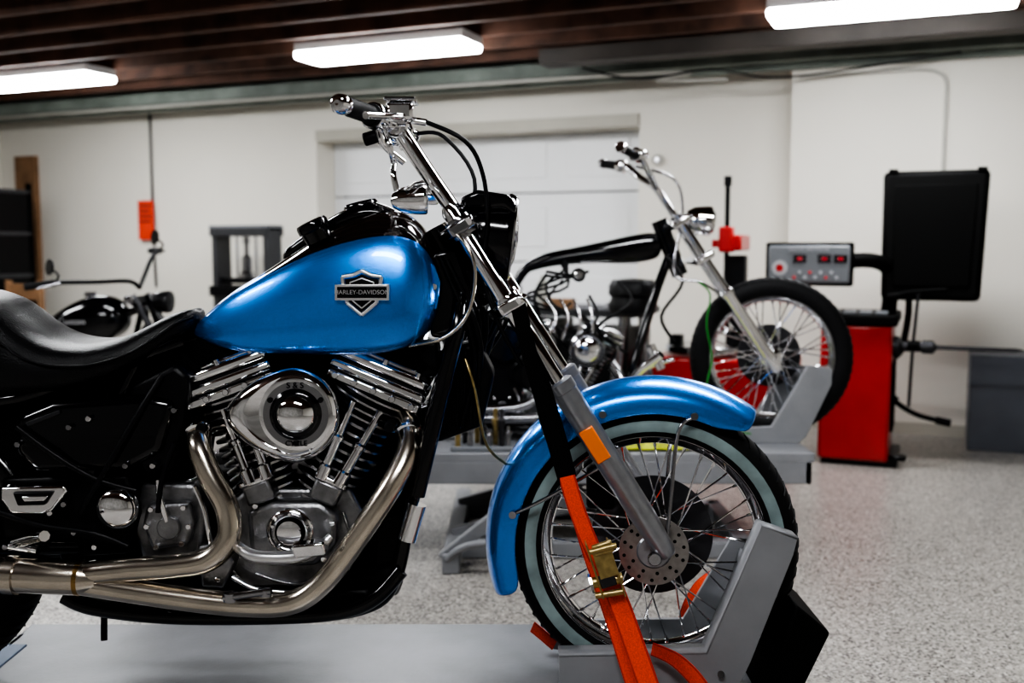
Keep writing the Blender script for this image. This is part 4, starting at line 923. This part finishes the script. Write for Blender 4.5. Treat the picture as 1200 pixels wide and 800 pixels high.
# ============================================================ MOTORCYCLE 3 (bobber on the floor, left)
p3 = B(104, 375, 5.8)
XF = Matrix.Translation((p3.x-.06, 5.8, 0)) @ Matrix.Rotation(rad(-6), 4, 'Z')
m3 = empty('motorcycle', (0,0,0))
wheel(m3, (.78,0,.32), .32, .225, .10, False, 36, 'front_wheel', .13, 0, spr=.003)
wheel(m3, (-.72,0,.32), .32, .21, .14, False, 36, 'rear_wheel', .13, 0, spr=.003)
for s in (-1,1):
    tube('fork_leg_%d'%(s+1), [(.78,s*.09,.32),(.62,s*.09,.60)], .027, M_satin, m3)
    tube('fork_tube_%d'%(s+1), [(.63,s*.09,.58),(.38,s*.09,1.02)], .019, M_ddisc, m3)
    if s < 0: hb = [(.38,0,1.06),(.36,s*.08,1.10),(.25,s*.22,1.10),(.08,s*.36,1.10),(-.04,s*.42,1.08)]
    else: hb = [(.38,0,1.06),(.37,s*.08,1.12),(.36,s*.22,1.24),(.34,s*.36,1.27),(.26,s*.42,1.27)]
    tube('handlebar_%d'%(s+1), hb, .0125, M_satin, m3)
    e_, f_ = Vector(hb[-1]), Vector(hb[-2]); d_ = (e_-f_).normalized()
    tube('grip_%d'%(s+1), [f_, e_+d_*.02], .02, M_rubber, m3)
    tube('lever_%d'%(s+1), [f_+Vector((.03,0,0)), e_+Vector((.05,0,-.01))], .006, M_dchrome, m3)
    tube('mirror_stem_%d'%(s+1), [f_, f_+Vector((.02,0,.04)), f_+Vector((-.02,0,.075))], .006, M_satin, m3)
    lathe('mirror_%d'%(s+1), [(0,-.01),(.04,-.008),(.045,.004),(0,.006)], f_+Vector((-.03,0,.085)), (-.6,-.8,.1), M_satin, m3, 24)
    lathe('turn_signal_%d'%(s+1), [(0,-.03),(.022,-.02),(.026,.02),(0,.03)], (.40,s*.17,1.0), (1,0,0), M_dchrome, m3, 16)
    tubes('frame_side_%d'%(s+1), [([(.40,s*.03,.92),(.36,s*.12,.6),(.30,s*.13,.2),(.1,s*.13,.14),(-.3,s*.13,.16),(-.36,s*.13,.34)],.017),([(-.2,s*.08,.74),(-.35,s*.13,.5),(-.72,s*.13,.32)],.015),([(-.36,s*.13,.3),(-.72,s*.13,.32)],.02)], M_black, m3, 10)
for i,z in enumerate((.84,1.0)): obox('triple_tree_%d'%i, (.50-.6*(z-.84)-.02,0,z-.02), (.08,.24,.03), -30, M_satin, m3)
tubes('frame_spine', [([(.42,0,.95),(.2,0,.88),(-.2,0,.74)],.025),([(.44,0,1.02),(.5,0,.84)],.032)], M_black, m3, 12)
rings = []
for x,zt,zb_,hw in [(-.30,.76,.72,.03),(-.20,.86,.70,.09),(-.04,.97,.69,.13),(.12,1.03,.71,.14),(.25,1.01,.76,.12),(.32,.94,.84,.05)]:
    zm = (zt+zb_)/2
    rings.append([Vector((x,-hw*.7,zb_)),Vector((x,-hw,zm)),Vector((x,-hw*.6,zt-.01)),Vector((x,0,zt)),Vector((x,hw*.6,zt-.01)),Vector((x,hw,zm)),Vector((x,hw*.7,zb_)),Vector((x,0,zb_+.02))])
loft('fuel_tank', rings, M_black, m3, None, 2)
disc('fuel_cap', (.08,0,1.02), .035, .03, M_dchrome, m3, (0,0,1))
text('tank_lettering', 'Custom', (.04,-.142,.87), .05, M_label, m3)
rings = []
for x,zt,zb_,hw in [(-.84,.80,.76,.05),(-.70,.80,.72,.11),(-.48,.76,.68,.15),(-.32,.77,.68,.11),(-.22,.80,.72,.05)]:
    rings.append([Vector((x,-hw*.7,zb_)),Vector((x,-hw,(zt+zb_)/2)),Vector((x,-hw*.5,zt)),Vector((x,hw*.5,zt)),Vector((x,hw,(zt+zb_)/2)),Vector((x,hw*.7,zb_))])
loft('seat', rings, M_leather, m3, None, 2)
fender('rear_fender', (-.72,0,.32), .345, .09, 30, 175, M_black, m3, .05, .02)
fender('front_fender', (.78,0,.32), .335, .065, 50, 150, M_black, m3, .04, .015)
lathe('headlight', [(0,-.07),(.04,-.05),(.06,-.01),(.065,.03),(.06,.045),(0,.055)], (.52,0,.98), (1,0,-.05), M_satin, m3, 32)
old = XF.copy(); XF = old @ Matrix.Translation((.02,0,.34))
engine(m3, lambda u,v,y: Vector(((u-345)/495*.78, y, (640-v)/495*.78)), .78)
XF = old
tubes('exhaust', [([(.18,-.08,.55),(.24,-.15,.45),(.15,-.17,.25),(-.3,-.18,.22),(-.95,-.18,.26)],.028)], M_dchrome, m3, 14)
tubes('kickstand', [([(-.05,.14,.16),(-.02,.30,.0)],.012)], M_satin, m3)
XF = Matrix.Identity(4)

# ============================================================ camera, world, look
cam_d = bpy.data.cameras.new('camera'); cam = bpy.data.objects.new('camera', cam_d); bpy.context.collection.objects.link(cam)
cam.location = (0,0,CAMH); cam.rotation_euler = (pi/2-PITCH, 0, 0); cam_d.lens = 35; cam_d.sensor_width = 36
cam_d.clip_start = .05
cam_d.dof.use_dof = True; cam_d.dof.focus_distance = 2.2; cam_d.dof.aperture_fstop = 2.4
bpy.context.scene.camera = cam
w = bpy.data.worlds.new('world'); bpy.context.scene.world = w; w.use_nodes = True
w.node_tree.nodes['Background'].inputs[0].default_value = (.05,.055,.06,1); w.node_tree.nodes['Background'].inputs[1].default_value = .3
vs = bpy.context.scene.view_settings
vs.view_transform = 'AgX'; vs.look = 'AgX - High Contrast'; vs.exposure = 0.5
print('objects', len(bpy.data.objects))
